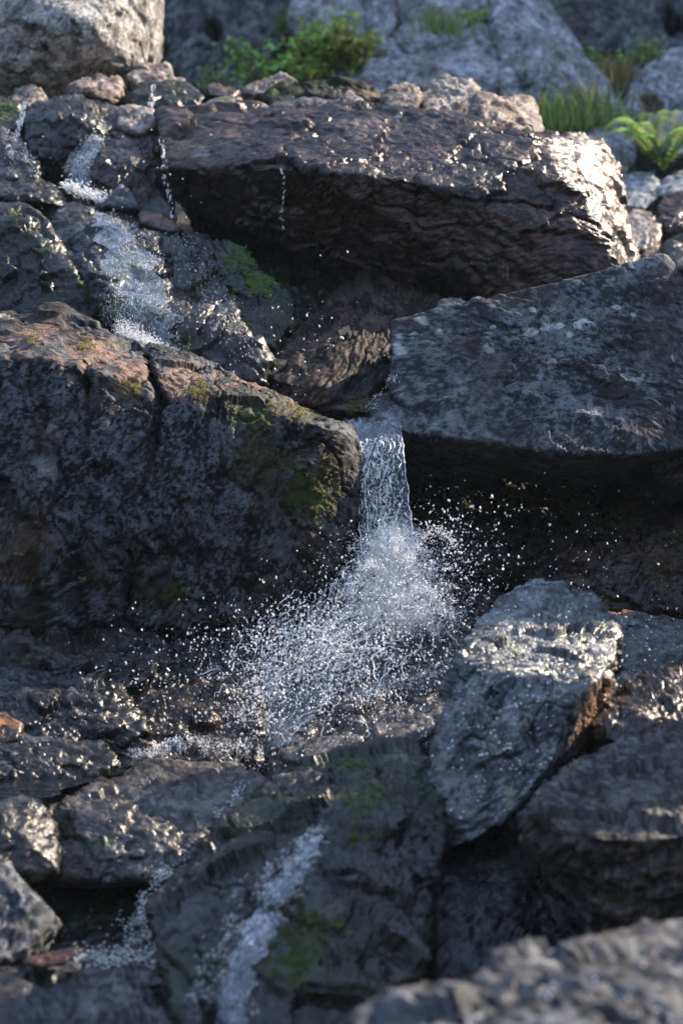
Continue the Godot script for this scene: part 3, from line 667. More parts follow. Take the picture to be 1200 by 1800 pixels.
# ---------------------------------------------------------------- water, growth
func blob_mesh(seed_: int, rings := 5, segs := 6) -> ArrayMesh:
	# one lump of foam, uneven, about 1 m across before scaling
	var st := SurfaceTool.new()
	st.begin(Mesh.PRIMITIVE_TRIANGLES)
	st.set_smooth_group(0)
	var pts := []
	for j in rings + 1:
		var row := []
		for i in segs:
			var th := PI * j / rings
			var ph := TAU * i / segs
			var v := Vector3(sin(th) * cos(ph), cos(th), sin(th) * sin(ph)) * 0.5
			v *= 1.0 + 0.5 * nS.get_noise_3dv(v * 2.3 + Vector3(seed_ * 3.1, 0, 0))
			row.append(v)
		pts.append(row)
	for j in rings:
		for i in segs:
			var a: Vector3 = pts[j][i]
			var b: Vector3 = pts[j][(i + 1) % segs]
			var c: Vector3 = pts[j + 1][(i + 1) % segs]
			var d: Vector3 = pts[j + 1][i]
			if j > 0:
				for v in [a, b, c]: st.add_vertex(v)
			if j < rings - 1:
				for v in [a, c, d]: st.add_vertex(v)
	st.index()
	st.generate_normals()
	return st.commit()

func multi(called: String, mesh: Mesh, m: Material, xfs: Array, parent: Node = self) -> MultiMeshInstance3D:
	var mm := MultiMesh.new()
	mm.transform_format = MultiMesh.TRANSFORM_3D
	mm.mesh = mesh
	mm.instance_count = xfs.size()
	for k in xfs.size(): mm.set_instance_transform(k, xfs[k])
	var o := MultiMeshInstance3D.new()
	o.name = numbered(called) if parent == self else called
	o.multimesh = mm
	o.material_override = m
	parent.add_child(o, true)
	o.set_meta("kind", "stuff")
	return o

func facing(key: String) -> Dictionary:
	# places on a rock's side turned to us: position, normal, bearing
	var r: Dictionary = cooked[by_name[key]]
	var ps := PackedVector3Array()
	var ns := PackedVector3Array()
	var vs := PackedVector3Array()
	for k in r.v.size():
		var p: Vector3 = r.v[k] + r.o
		if r.n[k].dot(CAM_POS - p) > 0.0:
			ps.append(p)
			ns.append(r.n[k])
			vs.append(seen(p))
	return {"p": ps, "n": ns, "v": vs}

func stretch(p: Vector3, along: Vector3, w: float, l: float, rng: RandomNumberGenerator) -> Transform3D:
	var y := along.normalized()
	var x := y.cross(Vector3(rng.randf() - 0.5, rng.randf() - 0.5, rng.randf() - 0.5)).normalized()
	var z := x.cross(y)
	return Transform3D(Basis(x * w, y * l, z * w), p)

func run_over(keys: Array, paths: Array, seed_: int) -> Array:
	# white water running over rocks; each path: [[x, y, half width], ...], density, streak threshold
	var rng := RandomNumberGenerator.new()
	rng.seed = seed_
	var out := []
	for key in keys:
		var f := facing(key)
		for k in f.p.size():
			var v: Vector3 = f.v[k]
			var xy := Vector2(v.x, v.y)
			for path in paths:
				var line: Array = path[0]
				var keep := 0.0
				for s in line.size() - 1:
					var a := Vector2(line[s][0], line[s][1])
					var b := Vector2(line[s + 1][0], line[s + 1][1])
					var t := clampf((xy - a).dot(b - a) / (b - a).length_squared(), 0.0, 1.0)
					var w := lerpf(line[s][2], line[s + 1][2], t)
					var e := xy.distance_to(a.lerp(b, t)) / w
					keep = maxf(keep, 1.0 - e)
				if keep <= 0.0: continue
				var p: Vector3 = f.p[k]
				var nn: Vector3 = f.n[k]
				var streak: float = nS.get_noise_3dv(p * Vector3(42, 7, 30)) + 0.5 * nA.get_noise_3dv(p * Vector3(9, 3, 9)) + 0.35 * minf(keep, 0.8)
				if streak < path[2] + 0.08: continue
				var cnt: float = 4.2 * path[1] * minf(1.0, keep * 2.0)
				while rng.randf() < cnt:
					cnt -= 1.0
					var flow := Vector3.DOWN - nn * nn.dot(Vector3.DOWN)
					flow += Vector3(rng.randfn(0, 0.2), rng.randfn(0, 0.2), rng.randfn(0, 0.2))
					var w := rng.randf_range(0.0007, 0.0022)
					var q := p + nn * rng.randf_range(0.0, 0.012) + Vector3(rng.randfn(0, 0.006), rng.randfn(0, 0.006), rng.randfn(0, 0.004))
					out.append(stretch(q, flow, w, w * rng.randf_range(2.0, 8.0), rng))
				break
	return out

func film(keys: Array, line: Array, seed_: float) -> ArrayMesh:
	# a thin skin of clear running water that follows the rock: line = [[x, y, half width], ...]
	var cells := {}
	for key in keys:
		var f := facing(key)
		for k in f.p.size():
			var c := Vector2i(int(f.v[k].x / 10.0), int(f.v[k].y / 10.0))
			if not cells.has(c) or cells[c][2] > f.v[k].z: cells[c] = [f.p[k], f.n[k], f.v[k].z]
	var spot := func(x: float, y: float) -> Vector3:
		var c := Vector2i(int(x / 10.0), int(y / 10.0))
		var sum := Vector3.ZERO
		var tot := 0.0
		for dj in range(-2, 3):
			for di in range(-2, 3):
				var q := c + Vector2i(di, dj)
				if cells.has(q):
					var e: float = 1.0 / (0.3 + Vector2((q.x + 0.5) * 10.0 - x, (q.y + 0.5) * 10.0 - y).length_squared() / 100.0)
					e *= e
					sum += (cells[q][0] + cells[q][1] * 0.007) * e
					tot += e
		return sum / tot if tot > 0.0 else at(x, y, 10.0)
	var pts := []
	for s in line.size() - 1:
		for k in 14: pts.append([lerpf(line[s][0], line[s + 1][0], k / 14.0), lerpf(line[s][1], line[s + 1][1], k / 14.0), lerpf(line[s][2], line[s + 1][2], k / 14.0)])
	var n := pts.size() - 1
	return sheet(26, n * 2, func(u: float, v: float) -> Vector3:
		var t: float = v * n
		var i := mini(int(t), n - 1)
		var g := t - i
		var wide: float = lerpf(pts[i][2], pts[i + 1][2], g) * (0.85 + 0.5 * nS.get_noise_2d(v * 9.0, seed_ + (0.0 if u < 0.5 else 40.0)))
		var x: float = lerpf(pts[i][0], pts[i + 1][0], g) + (u * 2.0 - 1.0) * wide
		var p: Vector3 = spot.call(x, lerpf(pts[i][1], pts[i + 1][1], g))
		var edge := sin(PI * u)
		p += Vector3(0, 0.35, 0.9) * 0.007 * edge * (0.5 + 1.4 * nS.get_noise_3dv(p * Vector3(42, 16, 30)) + 0.8 * nS.get_noise_3dv(p * Vector3(90, 40, 60)))
		return p, 0.012)

func tube(st: SurfaceTool, pts: Array, radii: Array, sides := 6) -> void:
	var rows := []
	for k in pts.size():
		var d: Vector3 = (pts[mini(k + 1, pts.size() - 1)] - pts[maxi(k - 1, 0)]).normalized()
		var x := d.cross(Vector3(0.3, 0.2, 1)).normalized()
		var y := x.cross(d)
		var row := []
		for s in sides:
			row.append(pts[k] + (x * cos(TAU * s / sides) + y * sin(TAU * s / sides)) * radii[k])
		rows.append(row)
	for k in pts.size() - 1:
		for s in sides:
			var a: Vector3 = rows[k][s]
			var b: Vector3 = rows[k][(s + 1) % sides]
			var c: Vector3 = rows[k + 1][(s + 1) % sides]
			var d: Vector3 = rows[k + 1][s]
			for v in [a, c, b, a, d, c]: st.add_vertex(v)

func st_new() -> SurfaceTool:
	var st := SurfaceTool.new()
	st.begin(Mesh.PRIMITIVE_TRIANGLES)
	return st

func st_done(st: SurfaceTool) -> ArrayMesh:
	st.index()
	st.generate_normals()
	return st.commit()

func sheet(nu: int, nv: int, f: Callable, thick: float) -> ArrayMesh:
	# a closed skin of water: f(u, v) gives the front
	var st := st_new()
	st.set_smooth_group(0)
	var g := []
	for j in nv + 1:
		for i in nu + 1:
			g.append(f.call(float(i) / nu, float(j) / nv))
	var back := Vector3(0, 0, -thick)
	for j in nv:
		for i in nu:
			var q := j * (nu + 1) + i
			var e := [q, q + 1, q + nu + 2, q + nu + 1]
			for k in [0, 1, 2, 0, 2, 3]: st.add_vertex(g[e[k]])
			for k in [0, 2, 1, 0, 3, 2]: st.add_vertex(g[e[k]] + back)
			if i == 0:
				for v in [g[e[0]], g[e[3]], g[e[3]] + back, g[e[0]], g[e[3]] + back, g[e[0]] + back]: st.add_vertex(v)
			if i == nu - 1:
				for v in [g[e[1]], g[e[2]] + back, g[e[2]], g[e[1]], g[e[1]] + back, g[e[2]] + back]: st.add_vertex(v)
			if j == 0:
				for v in [g[e[0]], g[e[0]] + back, g[e[1]] + back, g[e[0]], g[e[1]] + back, g[e[1]]]: st.add_vertex(v)
			if j == nv - 1:
				for v in [g[e[3]], g[e[2]] + back, g[e[3]] + back, g[e[3]], g[e[2]], g[e[2]] + back]: st.add_vertex(v)
	return st_done(st)

func water_material() -> StandardMaterial3D:
	var m := StandardMaterial3D.new()
	m.albedo_color = Color(0.92, 0.96, 1.0, 0.05)
	m.transparency = BaseMaterial3D.TRANSPARENCY_ALPHA
	m.roughness = 0.04
	m.refraction_enabled = true
	m.refraction_scale = 0.033
	return m

func foam_material() -> StandardMaterial3D:
	var m := plain(Color(0.93, 0.94, 0.95), 0.22)
	return m

func fall_point(u: float, v: float) -> Vector3:
	# the free sheet: over the lip, then down; v < 0.22 lies on the lip
	var top := at(lerpf(600, 702, u), lerpf(738, 738, u) + sin(u * 9.0) * 3.0, 10.18)
	var lip := at(lerpf(622, 706, u), lerpf(776, 762, u), 9.86)
	var low := at(lerpf(640, 729, u), lerpf(985, 975, u), 9.66)
	var p: Vector3
	if v < 0.2:
		var t := v / 0.2
		p = top.lerp(lip, t)
		p.y += 0.03 * sin(t * PI)
	else:
		var t := (v - 0.2) / 0.8
		p = lip.lerp(low, t)
		var s := sqrt(t)
		p.z = lerpf(lip.z, low.z, s)
	var amp := 0.0085 * (0.5 + 0.5 * smoothstep(0.0, 0.3, v))
	p.z += amp * (2.6 * nS.get_noise_3dv(Vector3(p.x * 34.0, p.y * 13.0, 2.0)) + 1.5 * nS.get_noise_3dv(Vector3(p.x * 80.0, p.y * 40.0, 9.0)))
	if v < 0.26: p.y += 0.014 * nS.get_noise_3dv(Vector3(p.x * 22.0, 1.0, p.z * 16.0)) * (1.0 - smoothstep(0.18, 0.26, v))
	p.x += 0.007 * nS.get_noise_3dv(Vector3(u * 2.0, p.y * 11.0, 5.0)) * smoothstep(0.1, 0.4, v)
	return p

func waters() -> void:
	var foam := foam_material()
	var wm := water_material()
	var blobs := [blob_mesh(1), blob_mesh(2), blob_mesh(3)]
	var rng := RandomNumberGenerator.new()
	rng.seed = 99
	# --- the waterfall
	var wf := Node3D.new()
	wf.name = numbered("waterfall")
	add_child(wf)
	var foot := at(690, 985, 9.7)
	wf.position = foot
	tag(wf, "clear rippled sheet of falling water at the centre of the picture", "waterfall")
	put("water_sheet", sheet(56, 150, func(u, v): return fall_point(u, v) - foot, 0.009), wm, Vector3.ZERO, wf)
	for e in [[0.0, 0.12], [0.14, 0.05], [0.99, 0.03], [0.22, 0.0], [0.3, 0.0], [0.37, 0.0], [0.46, 0.0], [0.54, 0.0], [0.61, 0.0], [0.7, 0.0], [0.8, 0.0], [0.9, 0.0]]:  # white strands of water, also painting bright highlights down the sheet
		var st := st_new()
		st.set_smooth_group(0)
		var pts := []
		var rad := []
		for k in 60:
			var v := lerpf(0.22, 1.0, k / 59.0)
			var p := fall_point(e[0] - e[1] * (v - 0.22) * (0.6 if e[0] == 0.0 else 0.0), v)
			p.z += 0.003
			p.x += 0.003 * nS.get_noise_2d(v * 40.0, e[0] * 90.0)
			pts.append(p - foot)
			var side: float = 1.0 if e[0] < 0.15 or e[0] > 0.95 else 0.0
			rad.append(maxf(0.0002, (0.0024 if side > 0.0 else 0.0036) * (lerpf(0.15, 1.0, side) + lerpf(2.2, 0.9, side) * nS.get_noise_2d(v * 14.0, e[0] * 50.0)) * (0.5 + 0.5 * v)))
			pts[-1].x += (1.0 - side) * 0.012 * nS.get_noise_2d(v * 9.0, e[0] * 31.0)
		tube(st, pts, rad)
		put("water_highlight_strand", st_done(st), foam, Vector3.ZERO, wf)
	var fl := []  # white flecks put in as the sun and sky highlights on the ripples
	for k in 60000:
		var u := rng.randf()
		var v := rng.randf_range(0.2, 1.0)
		var p := fall_point(u, v)
		var warp := nS.get_noise_3dv(Vector3(p.x * 20.0, p.y * 20.0, 7.0))
		var band := nS.get_noise_3dv(Vector3(p.x * 30.0 + warp, p.y * 13.0 + warp, 3.0))
		var mass := exp(-pow((u - 0.42) / 0.3, 2.0)) * (1.3 - 0.55 * v)
		if absf(band) > 0.025 + 0.15 * mass: continue
		p.z += 0.003
		var w := rng.randf_range(0.0012, 0.0026)
		fl.append(stretch(p - foot, Vector3(rng.randfn(0, 0.5), -1, 0), w, w * rng.randf_range(1.0, 2.5), rng))
	multi("highlight_flecks", blobs[0], foam, fl, wf)
	# --- the burst where it lands
	var burst := []
	var hit := at(686, 1000, 9.62)
	for jet in 170:
		var ang := rng.randf() * TAU
		var up := rng.randf_range(0.35, 1.0)
		var sp := rng.randf_range(0.5, 1.75) * (1.0 if cos(ang) > 0 else 0.8)
		var vel := Vector3(cos(ang) * 0.8 * sp, up * 1.5 * rng.randf_range(0.3, 1.15), sin(ang) * 0.55 * sp)
		var src := hit + Vector3(rng.randfn(0, 0.08), rng.randf_range(-0.10, 0.10), rng.randfn(0, 0.06))
		var n := rng.randi_range(8, 34)
		var reach := rng.randf_range(0.05, 0.30)
		for k in n:
			var t := reach * pow(rng.randf(), 0.7)
			var p := src + vel * t + Vector3(0, -4.9 * t * t, 0) + Vector3(rng.randfn(0, 1), rng.randfn(0, 1), rng.randfn(0, 1)) * 0.02 * (0.15 + t * 3.0)
			var w := rng.randf_range(0.0012, 0.005) * (1.15 - t * 1.6)
			burst.append(stretch(p, vel + Vector3(0, -9.8 * t, 0), w, w * rng.randf_range(1.0, 1.6), rng))
	for k in 100000:
		var h := rng.randf()
		var w0 := lerpf(0.085, 0.19, h)
		var p := at(lerpf(690, 700, h), lerpf(935, 1100, h), lerpf(9.64, 9.45, h)) + Vector3(rng.randfn(0, w0 * 0.6), rng.randfn(0, 0.03), rng.randfn(0, 0.06))
		var off := (p.x - at(690, 1000, 9.6).x) / w0
		var n1 := nS.get_noise_3dv(p * 11.0)
		var n2 := nS.get_noise_3dv(p * 27.0 + Vector3(4, 4, 4))
		var dense := 0.30 - 0.16 * absf(off) - 0.16 * absf(h - 0.4)
		if absf(n2) > 0.07 + dense * 0.35 and n1 < 0.42 - dense: continue
		var w := rng.randf_range(0.0009, 0.0032)
		burst.append(stretch(p, Vector3(rng.randfn(0, 1), rng.randfn(0.3, 0.7), rng.randfn(0, 1)), w, w * rng.randf_range(0.9, 1.6), rng))
	# lobes of thrown water, right of the foot
	for arc in [[720, 1040, 790, 1090, 26], [700, 1050, 760, 1110, 20], [640, 1080, 560, 1130, 24], [720, 985, 800, 960, 40], [660, 990, 610, 1050, 20], [730, 1090, 800, 1085, 18]]:
		for k in 420:
			var t := rng.randf()
			var p := at(lerpf(arc[0], arc[2], t), lerpf(arc[1], arc[3], t) - sin(t * PI) * arc[4], 9.45) + Vector3(rng.randfn(0, 1), rng.randfn(0, 1), rng.randfn(0, 2)) * 0.011
			var w := rng.randf_range(0.0012, 0.0045)
			burst.append(stretch(p, Vector3(arc[2] - arc[0], 30, 0), w, w * rng.randf_range(1.0, 1.6), rng))
	var lig := st_new()
	lig.set_smooth_group(0)
	for k in 170:
		var ang := rng.randf() * TAU
		var sp := rng.randf_range(0.2, 1.0)
		var vel := Vector3(cos(ang) * sp - 0.25, rng.randf_range(-0.6, 1.0), sin(ang) * 0.5 * sp + 0.3)
		var src := hit + Vector3(rng.randfn(0, 0.07), rng.randf_range(-0.14, 0.12), rng.randfn(0, 0.05))
		var t0 := rng.randf_range(0.0, 0.12)
		var t1 := t0 + rng.randf_range(0.02, 0.06)
		var pts := []
		var rad := []
		var ph := rng.randf() * 50.0
		for q in 14:
			var f := q / 13.0
			var t := lerpf(t0, t1, f)
			var p := src + vel * t + Vector3(0, -4.9 * t * t, 0)
			p += Vector3(nS.get_noise_2d(f * 5.0, ph), nS.get_noise_2d(f * 5.0, ph + 9.0), 0) * 0.012
			pts.append(p)
			rad.append(maxf(0.0003, 0.0022 * sin(PI * f) * (1.0 + 1.3 * nS.get_noise_2d(f * 9.0, ph + 20.0))))
		tube(lig, pts, rad, 5)
	for k in 380:
		var f := rng.randf()
		var src := at(lerpf(700, 470, f) + rng.randfn(0, 60), lerpf(1030, 1240, f) + rng.randfn(0, 38), lerpf(9.5, 9.1, f)) + Vector3(0, 0, rng.randfn(0, 0.12))
		var vel := Vector3(rng.randfn(-0.5, 0.7), rng.randfn(-0.5, 0.5), rng.randfn(0.2, 0.4))
		var pts := []
		var rad := []
		var ph := rng.randf() * 90.0
		var span := rng.randf_range(0.03, 0.10)
		for q in 10:
			var g := q / 9.0
			var t := g * span
			pts.append(src + vel * t + Vector3(0, -4.9 * t * t, 0) + Vector3(nS.get_noise_2d(g * 4.0, ph), nS.get_noise_2d(g * 4.0, ph + 9.0), 0) * 0.010)
			rad.append(maxf(0.0003, rng.randf_range(0.0012, 0.002) * sin(PI * g) * (1.0 + 1.2 * nS.get_noise_2d(g * 8.0, ph + 20.0))))
		tube(lig, pts, rad, 5)
	var so := put("splash_strands", st_done(lig), foam, Vector3.ZERO)
	tag(so, "thin strands of water thrown up in the splash", "splash", "", "stuff")
	tag(multi("splash", blobs[1], foam, burst), "white burst of splashing water at the foot of the waterfall", "splash")
	# --- flying drops
	var drops := []
	for spec in [[690, 1060, 110, 70, 9.5, 0.25, 2400], [570, 1160, 110, 70, 9.3, 0.35, 2600], [640, 1230, 140, 80, 9.0, 0.4, 1700], [530, 1120, 90, 40, 9.4, 0.25, 1300], [790, 960, 65, 60, 9.6, 0.3, 420], [440, 1270, 50, 80, 9.0, 0.25, 1300], [1000, 980, 150, 90, 9.6, 0.6, 170], [540, 610, 80, 80, 10.3, 0.4, 90], [200, 300, 110, 100, 11.2, 0.3, 50], [380, 560, 120, 90, 10.5, 0.4, 60], [330, 1200, 120, 80, 9.1, 0.3, 420], [1000, 1150, 120, 60, 8.6, 0.5, 260]]:
		for k in spec[6] * 8:
			var p := at(spec[0] + rng.randfn(0, spec[2]) * 0.75, spec[1] + rng.randfn(0, spec[3]) * 0.75, spec[4] + rng.randfn(0, spec[5]) * 0.7)
			if nS.get_noise_3dv(p * 6.0) + 0.6 * nS.get_noise_3dv(p * 20.0) < rng.randf_range(-0.5, 0.3): continue
			var w := 0.0007 + 0.0075 * pow(rng.randf(), 9.0)
			drops.append(stretch(p, Vector3(rng.randfn(0, 0.5), 1, 0), w, w * rng.randf_range(1.0, 1.7), rng))
	tag(multi("spray", blobs[2], foam, drops), "fine white spray of drops flying round the splash", "spray")
	# --- white water over the rocks
	var c1 := run_over(["cascade_slab"], [[[[160, 368, 12], [205, 400, 40], [235, 460, 62], [245, 540, 75], [275, 600, 56], [330, 635, 30]], 0.5, 0.22], [[[300, 400, 26], [370, 500, 60], [430, 630, 50]], 0.15, 0.36]], 5)
	var brng := RandomNumberGenerator.new()
	brng.seed = 17
	for k in 4200:
		var t := brng.randf()
		var p := at(lerpf(205, 335, t), lerpf(585, 640, t) - absf(brng.randfn(0, 1)) * 14.0 * (1.2 - t), 10.28) + Vector3(brng.randfn(0, 0.012), 0, brng.randfn(0, 0.02))
		var w := brng.randf_range(0.0009, 0.0035)
		c1.append(stretch(p, Vector3(brng.randfn(0, 0.6), 1, 0), w, w * brng.randf_range(1.0, 2.0), brng))
	tag(multi("cascade", blobs[0], foam, c1), "broad lacy white cascade running down the sloping slab at left", "cascade")
	var c2 := run_over(["round_stream_rock", "stream_foot"], [[[[210, 226, 12], [170, 243, 20], [145, 275, 26], [125, 320, 26], [160, 350, 24]], 1.2, -0.14]], 6)
	for k in 700:
		var t := brng.randf()
		var p := at(lerpf(115, 200, t), lerpf(330, 366, t) - absf(brng.randfn(0, 8)), 11.48) + Vector3(brng.randfn(0, 0.02), 0, brng.randfn(0, 0.02))
		var w := brng.randf_range(0.003, 0.007)
		c2.append(stretch(p, Vector3(1, brng.randfn(0, 0.5), 0), w, w * 2.0, brng))
	tag(multi("cascade", blobs[1], foam, c2), "white water curling over the rounded rock at upper left", "cascade")
	var c3 := run_over(["left_trickle_rock"], [[[[5, 228, 14], [40, 255, 16], [60, 300, 20]], 0.5, 0.25], [[[20, 260, 10], [25, 310, 12]], 0.4, 0.2]], 7)
	for k in 80:
		var t := brng.randf()
		c3.append(stretch(at(lerpf(44, 30, t) + brng.randfn(0, 3.0), lerpf(180, 240, t), 12.05), Vector3.DOWN, 0.005, 0.016, brng))
	tag(multi("cascade", blobs[2], foam, c3), "thin trickle over the grey rock at the upper left edge", "cascade")
	var c4 := run_over(["bed_rock", "stream_rocks_left"], [[[[480, 1190, 20], [440, 1260, 26], [425, 1340, 36]], 0.9, 0.12], [[[420, 1330, 26], [330, 1310, 20], [240, 1325, 14]], 0.8, 0.15], [[[600, 1120, 46], [500, 1170, 36]], 0.4, 0.25], [[[790, 1170, 22], [700, 1205, 24], [620, 1230, 20]], 0.6, 0.2]], 8)
	tag(multi("stream_foam", blobs[0], foam, c4), "white foam streaming over the streambed rock below the splash", "foam")
	var c5 := run_over(["bottom_moss_boulder"], [[[[560, 1470, 22], [490, 1560, 46], [445, 1650, 36]], 0.6, 0.26], [[[430, 1580, 40], [400, 1700, 46], [410, 1800, 56]], 0.35, 0.32], [[[370, 1690, 30], [350, 1770, 28]], 0.5, 0.24]], 9)
	tag(multi("stream_foam", blobs[1], foam, c5), "blurred white water running down the big mossy boulder at the bottom", "foam")
	var c6 := []
	for k in 4200:
		var t := brng.randf()
		var a := Vector2(425, 1390).lerp(Vector2(270, 1560), t / 0.55) if t < 0.55 else Vector2(262, 1575).lerp(Vector2(240, 1680), (t - 0.55) / 0.45)
		var spread := 10.0 if t < 0.55 else lerpf(8.0, 34.0, (t - 0.55) / 0.45)
		var p := at(a.x + brng.randfn(0, spread), a.y + brng.randfn(0, 9), lerpf(8.3, 7.35, t))
		if nS.get_noise_3dv(p * 14.0) < 0.08: continue
		var w := brng.randf_range(0.0009, 0.003)
		c6.append(stretch(p, Vector3(brng.randfn(-0.5, 0.6), -1, 0), w, w * brng.randf_range(1.0, 3.0), brng))
	for k in 600:
		var p := at(brng.randf_range(130, 320), 1684 + brng.randfn(0, 11), 7.25)
		var w := brng.randf_range(0.001, 0.0032)
		c6.append(stretch(p, Vector3(1, brng.randfn(0, 0.3), 0), w, w * 3.0, brng))
	tag(multi("stream_foam", blobs[2], foam, c6), "white strand of water falling into the dark hollow at lower left", "foam")
	# --- a small run beside the far right rocks and at the lip
	var c7 := run_over(["right_wet_stone"], [[[[1105, 372, 16], [1125, 400, 20], [1140, 440, 16]], 0.8, 0.1]], 10)
	tag(multi("cascade", blobs[0], foam, c7), "sunlit white water beside the overhanging boulder's right face", "cascade")
	var c8 := run_over(["large_slab"], [[[[692, 664, 10], [665, 690, 10], [655, 715, 8]], 1.2, -0.1]], 11)
	tag(multi("cascade", blobs[1], foam, c8), "short white trickle left of the large slab, above the lip", "cascade")
	# --- white drops added as the glints of the splashed wet rocks
	for spec in [["front_boulder", 0.035, "white drops added as glints on the front boulder top"], ["purple_slab", 0.05, "white drops added as glints on the wet purplish slab"], ["glint_slab", 0.02, "white drops added as glints on the blurred slab in the bottom right corner"]]:
		var f := facing(spec[0])
		var beads := []
		for k in f.p.size():
			if f.n[k].y < 0.25 or nS.get_noise_3dv(f.p[k] * 9.0) < -0.1 or brng.randf() > spec[1]: continue
			var w := brng.randf_range(0.003, 0.009)
			beads.append(stretch(f.p[k] + f.n[k] * w * 0.25, f.n[k], w, w * 0.7, brng))
		tag(multi("glint_drops", blobs[0], foam, beads), spec[2], "drops")
	# --- clear films the white water runs in
	for spec in [[["cascade_slab"], [[172, 372, 16], [210, 410, 36], [240, 480, 56], [250, 550, 64], [290, 620, 48]], "clear film of water under the broad cascade at left"],
			[["round_stream_rock"], [[205, 228, 8], [165, 246, 15], [140, 285, 20], [130, 330, 20]], "clear curl of water over the rounded rock at upper left"],
			[["bottom_moss_boulder"], [[560, 1470, 16], [500, 1550, 30], [450, 1640, 28], [410, 1740, 34], [405, 1830, 36]], "clear film of water down the big mossy boulder at the bottom"],
			[["bed_rock"], [[700, 1110, 60], [600, 1180, 70], [500, 1260, 60], [450, 1320, 40]], "clear sheet of water over the streambed rock below the splash"]]:
		tag(put("water_film", film(spec[0], spec[1], float(spec[1][0][0])), wm, Vector3.ZERO), spec[2], "water")
	# --- thin jets and drips
	for spec in [[[[278, 240, 11.75], [288, 275, 11.6], [294, 330, 11.5], [300, 388, 11.4]], 0.006, "thin white jet falling left of the overhanging boulder"], [[[494, 296, 11.15], [497, 350, 11.15], [499, 405, 11.15]], 0.0035, "string of drops falling in front of the overhanging boulder"], [[[270, 148, 12.6], [268, 170, 12.4], [266, 188, 12.3]], 0.008, "tiny white spill over the mossy ledge stone"]]:
		var xf := []
		var line: Array = spec[0]
		for k in int((line[-1][1] - line[0][1]) * 0.5):
			var t := brng.randf() * (line.size() - 1)
			var s := mini(int(t), line.size() - 2)
			var p := at(line[s][0], line[s][1], line[s][2]).lerp(at(line[s + 1][0], line[s + 1][1], line[s + 1][2]), t - s)
			p += Vector3(brng.randfn(0, spec[1] * 1.3) + 0.01 * sin(t * 3.0), 0, brng.randfn(0, spec[1]))
			var w: float = brng.randf_range(0.4, 1.0) * spec[1]
			xf.append(stretch(p, Vector3.DOWN, w, w * brng.randf_range(1.2, 4.0), brng))
		tag(multi("water_jet", blobs[2], foam, xf), spec[2], "water jet")
	for spec in [[[[310, 1108, 1178], [327, 1108, 1180], [340, 1104, 1150], [371, 1106, 1125], [387, 1106, 1140], [402, 1106, 1155], [412, 1108, 1162]], 9.42, "row of thin drips hanging under the fissured boulder"], [[[884, 462, 492], [891, 466, 500]], 11.0, "two thin drips below the overhanging boulder"], [[[309, 352, 392], [317, 356, 392], [326, 366, 398]], 11.2, "three thin drips right of the white jet"]]:
		var node := Node3D.new()
		node.name = numbered("dripping_water")
		add_child(node)
		var o0 := at(spec[0][0][0], spec[0][0][2], spec[1])
		node.position = o0
		tag(node, spec[2], "drips")
		for dr in spec[0]:
			var st := st_new()
			st.set_smooth_group(0)
			var pts := []
			var rad := []
			for k in 24:
				pts.append(at(dr[0] + nS.get_noise_2d(k * 0.4, dr[0]) * 1.2, lerpf(dr[1], dr[2], k / 23.0), spec[1]) - o0)
				rad.append(0.0011 + 0.0012 * maxf(0.0, nS.get_noise_2d(k * 3.0, dr[0] * 7.0)))
			tube(st, pts, rad, 5)
			put("drip", st_done(st), wm, Vector3.ZERO, node)
	# --- pool at the left
	var lvl := at(60, 1372, 8.3).y
	var pool := sheet(60, 40, func(u, v):
		var p := Vector3(lerpf(-2.0, lerpf(-0.55, -0.98, v) + 0.05 * nS.get_noise_2d(v * 5.0, 3.0), u), lvl, CAM_POS.z - lerpf(8.75, 7.9, v))
		p.y += 0.004 * nS.get_noise_2d(p.x * 9.0, p.z * 22.0) + 0.003 * nS.get_noise_2d(p.x * 25.0, p.z * 50.0)
		return p, 0.02)
	var pm := plain(Color(0.008, 0.011, 0.014), 0.06)
	var po := put("pool", pool, pm, Vector3.ZERO)
	tag(po, "dark still pool at the lower left edge", "", "", "structure")

# ---------------------------------------------------------------- moss, plants
func moss_tuft(seed_: int, blades: int, tall: float, wide: float) -> ArrayMesh:
	var rng := RandomNumberGenerator.new()
	rng.seed = seed_
	var st := st_new()
	for b in blades:
		var a := rng.randf() * TAU
		var lean := rng.randf_range(0.2, 1.1)
		var base := Vector3(rng.randfn(0, 0.3), 0, rng.randfn(0, 0.3)) * wide
		var out := Vector3(cos(a), 0, sin(a))
		var side := Vector3(-sin(a), 0, cos(a)) * wide * 0.16
		var mid := base + Vector3(0, tall * 0.6, 0) + out * lean * tall * 0.35
		var tip := base + Vector3(0, tall * rng.randf_range(0.7, 1.1), 0) + out * lean * tall * 0.9
		for v in [base - side, base + side, mid + side, base - side, mid + side, mid - side, mid - side, mid + side, tip]: st.add_vertex(v)
	return st_done(st)

func leaf_material(c: Color) -> StandardMaterial3D:
	var m := plain(c, 0.6)
	m.backlight_enabled = true
	m.backlight = Color(0.5, 0.5, 0.3)
	return m

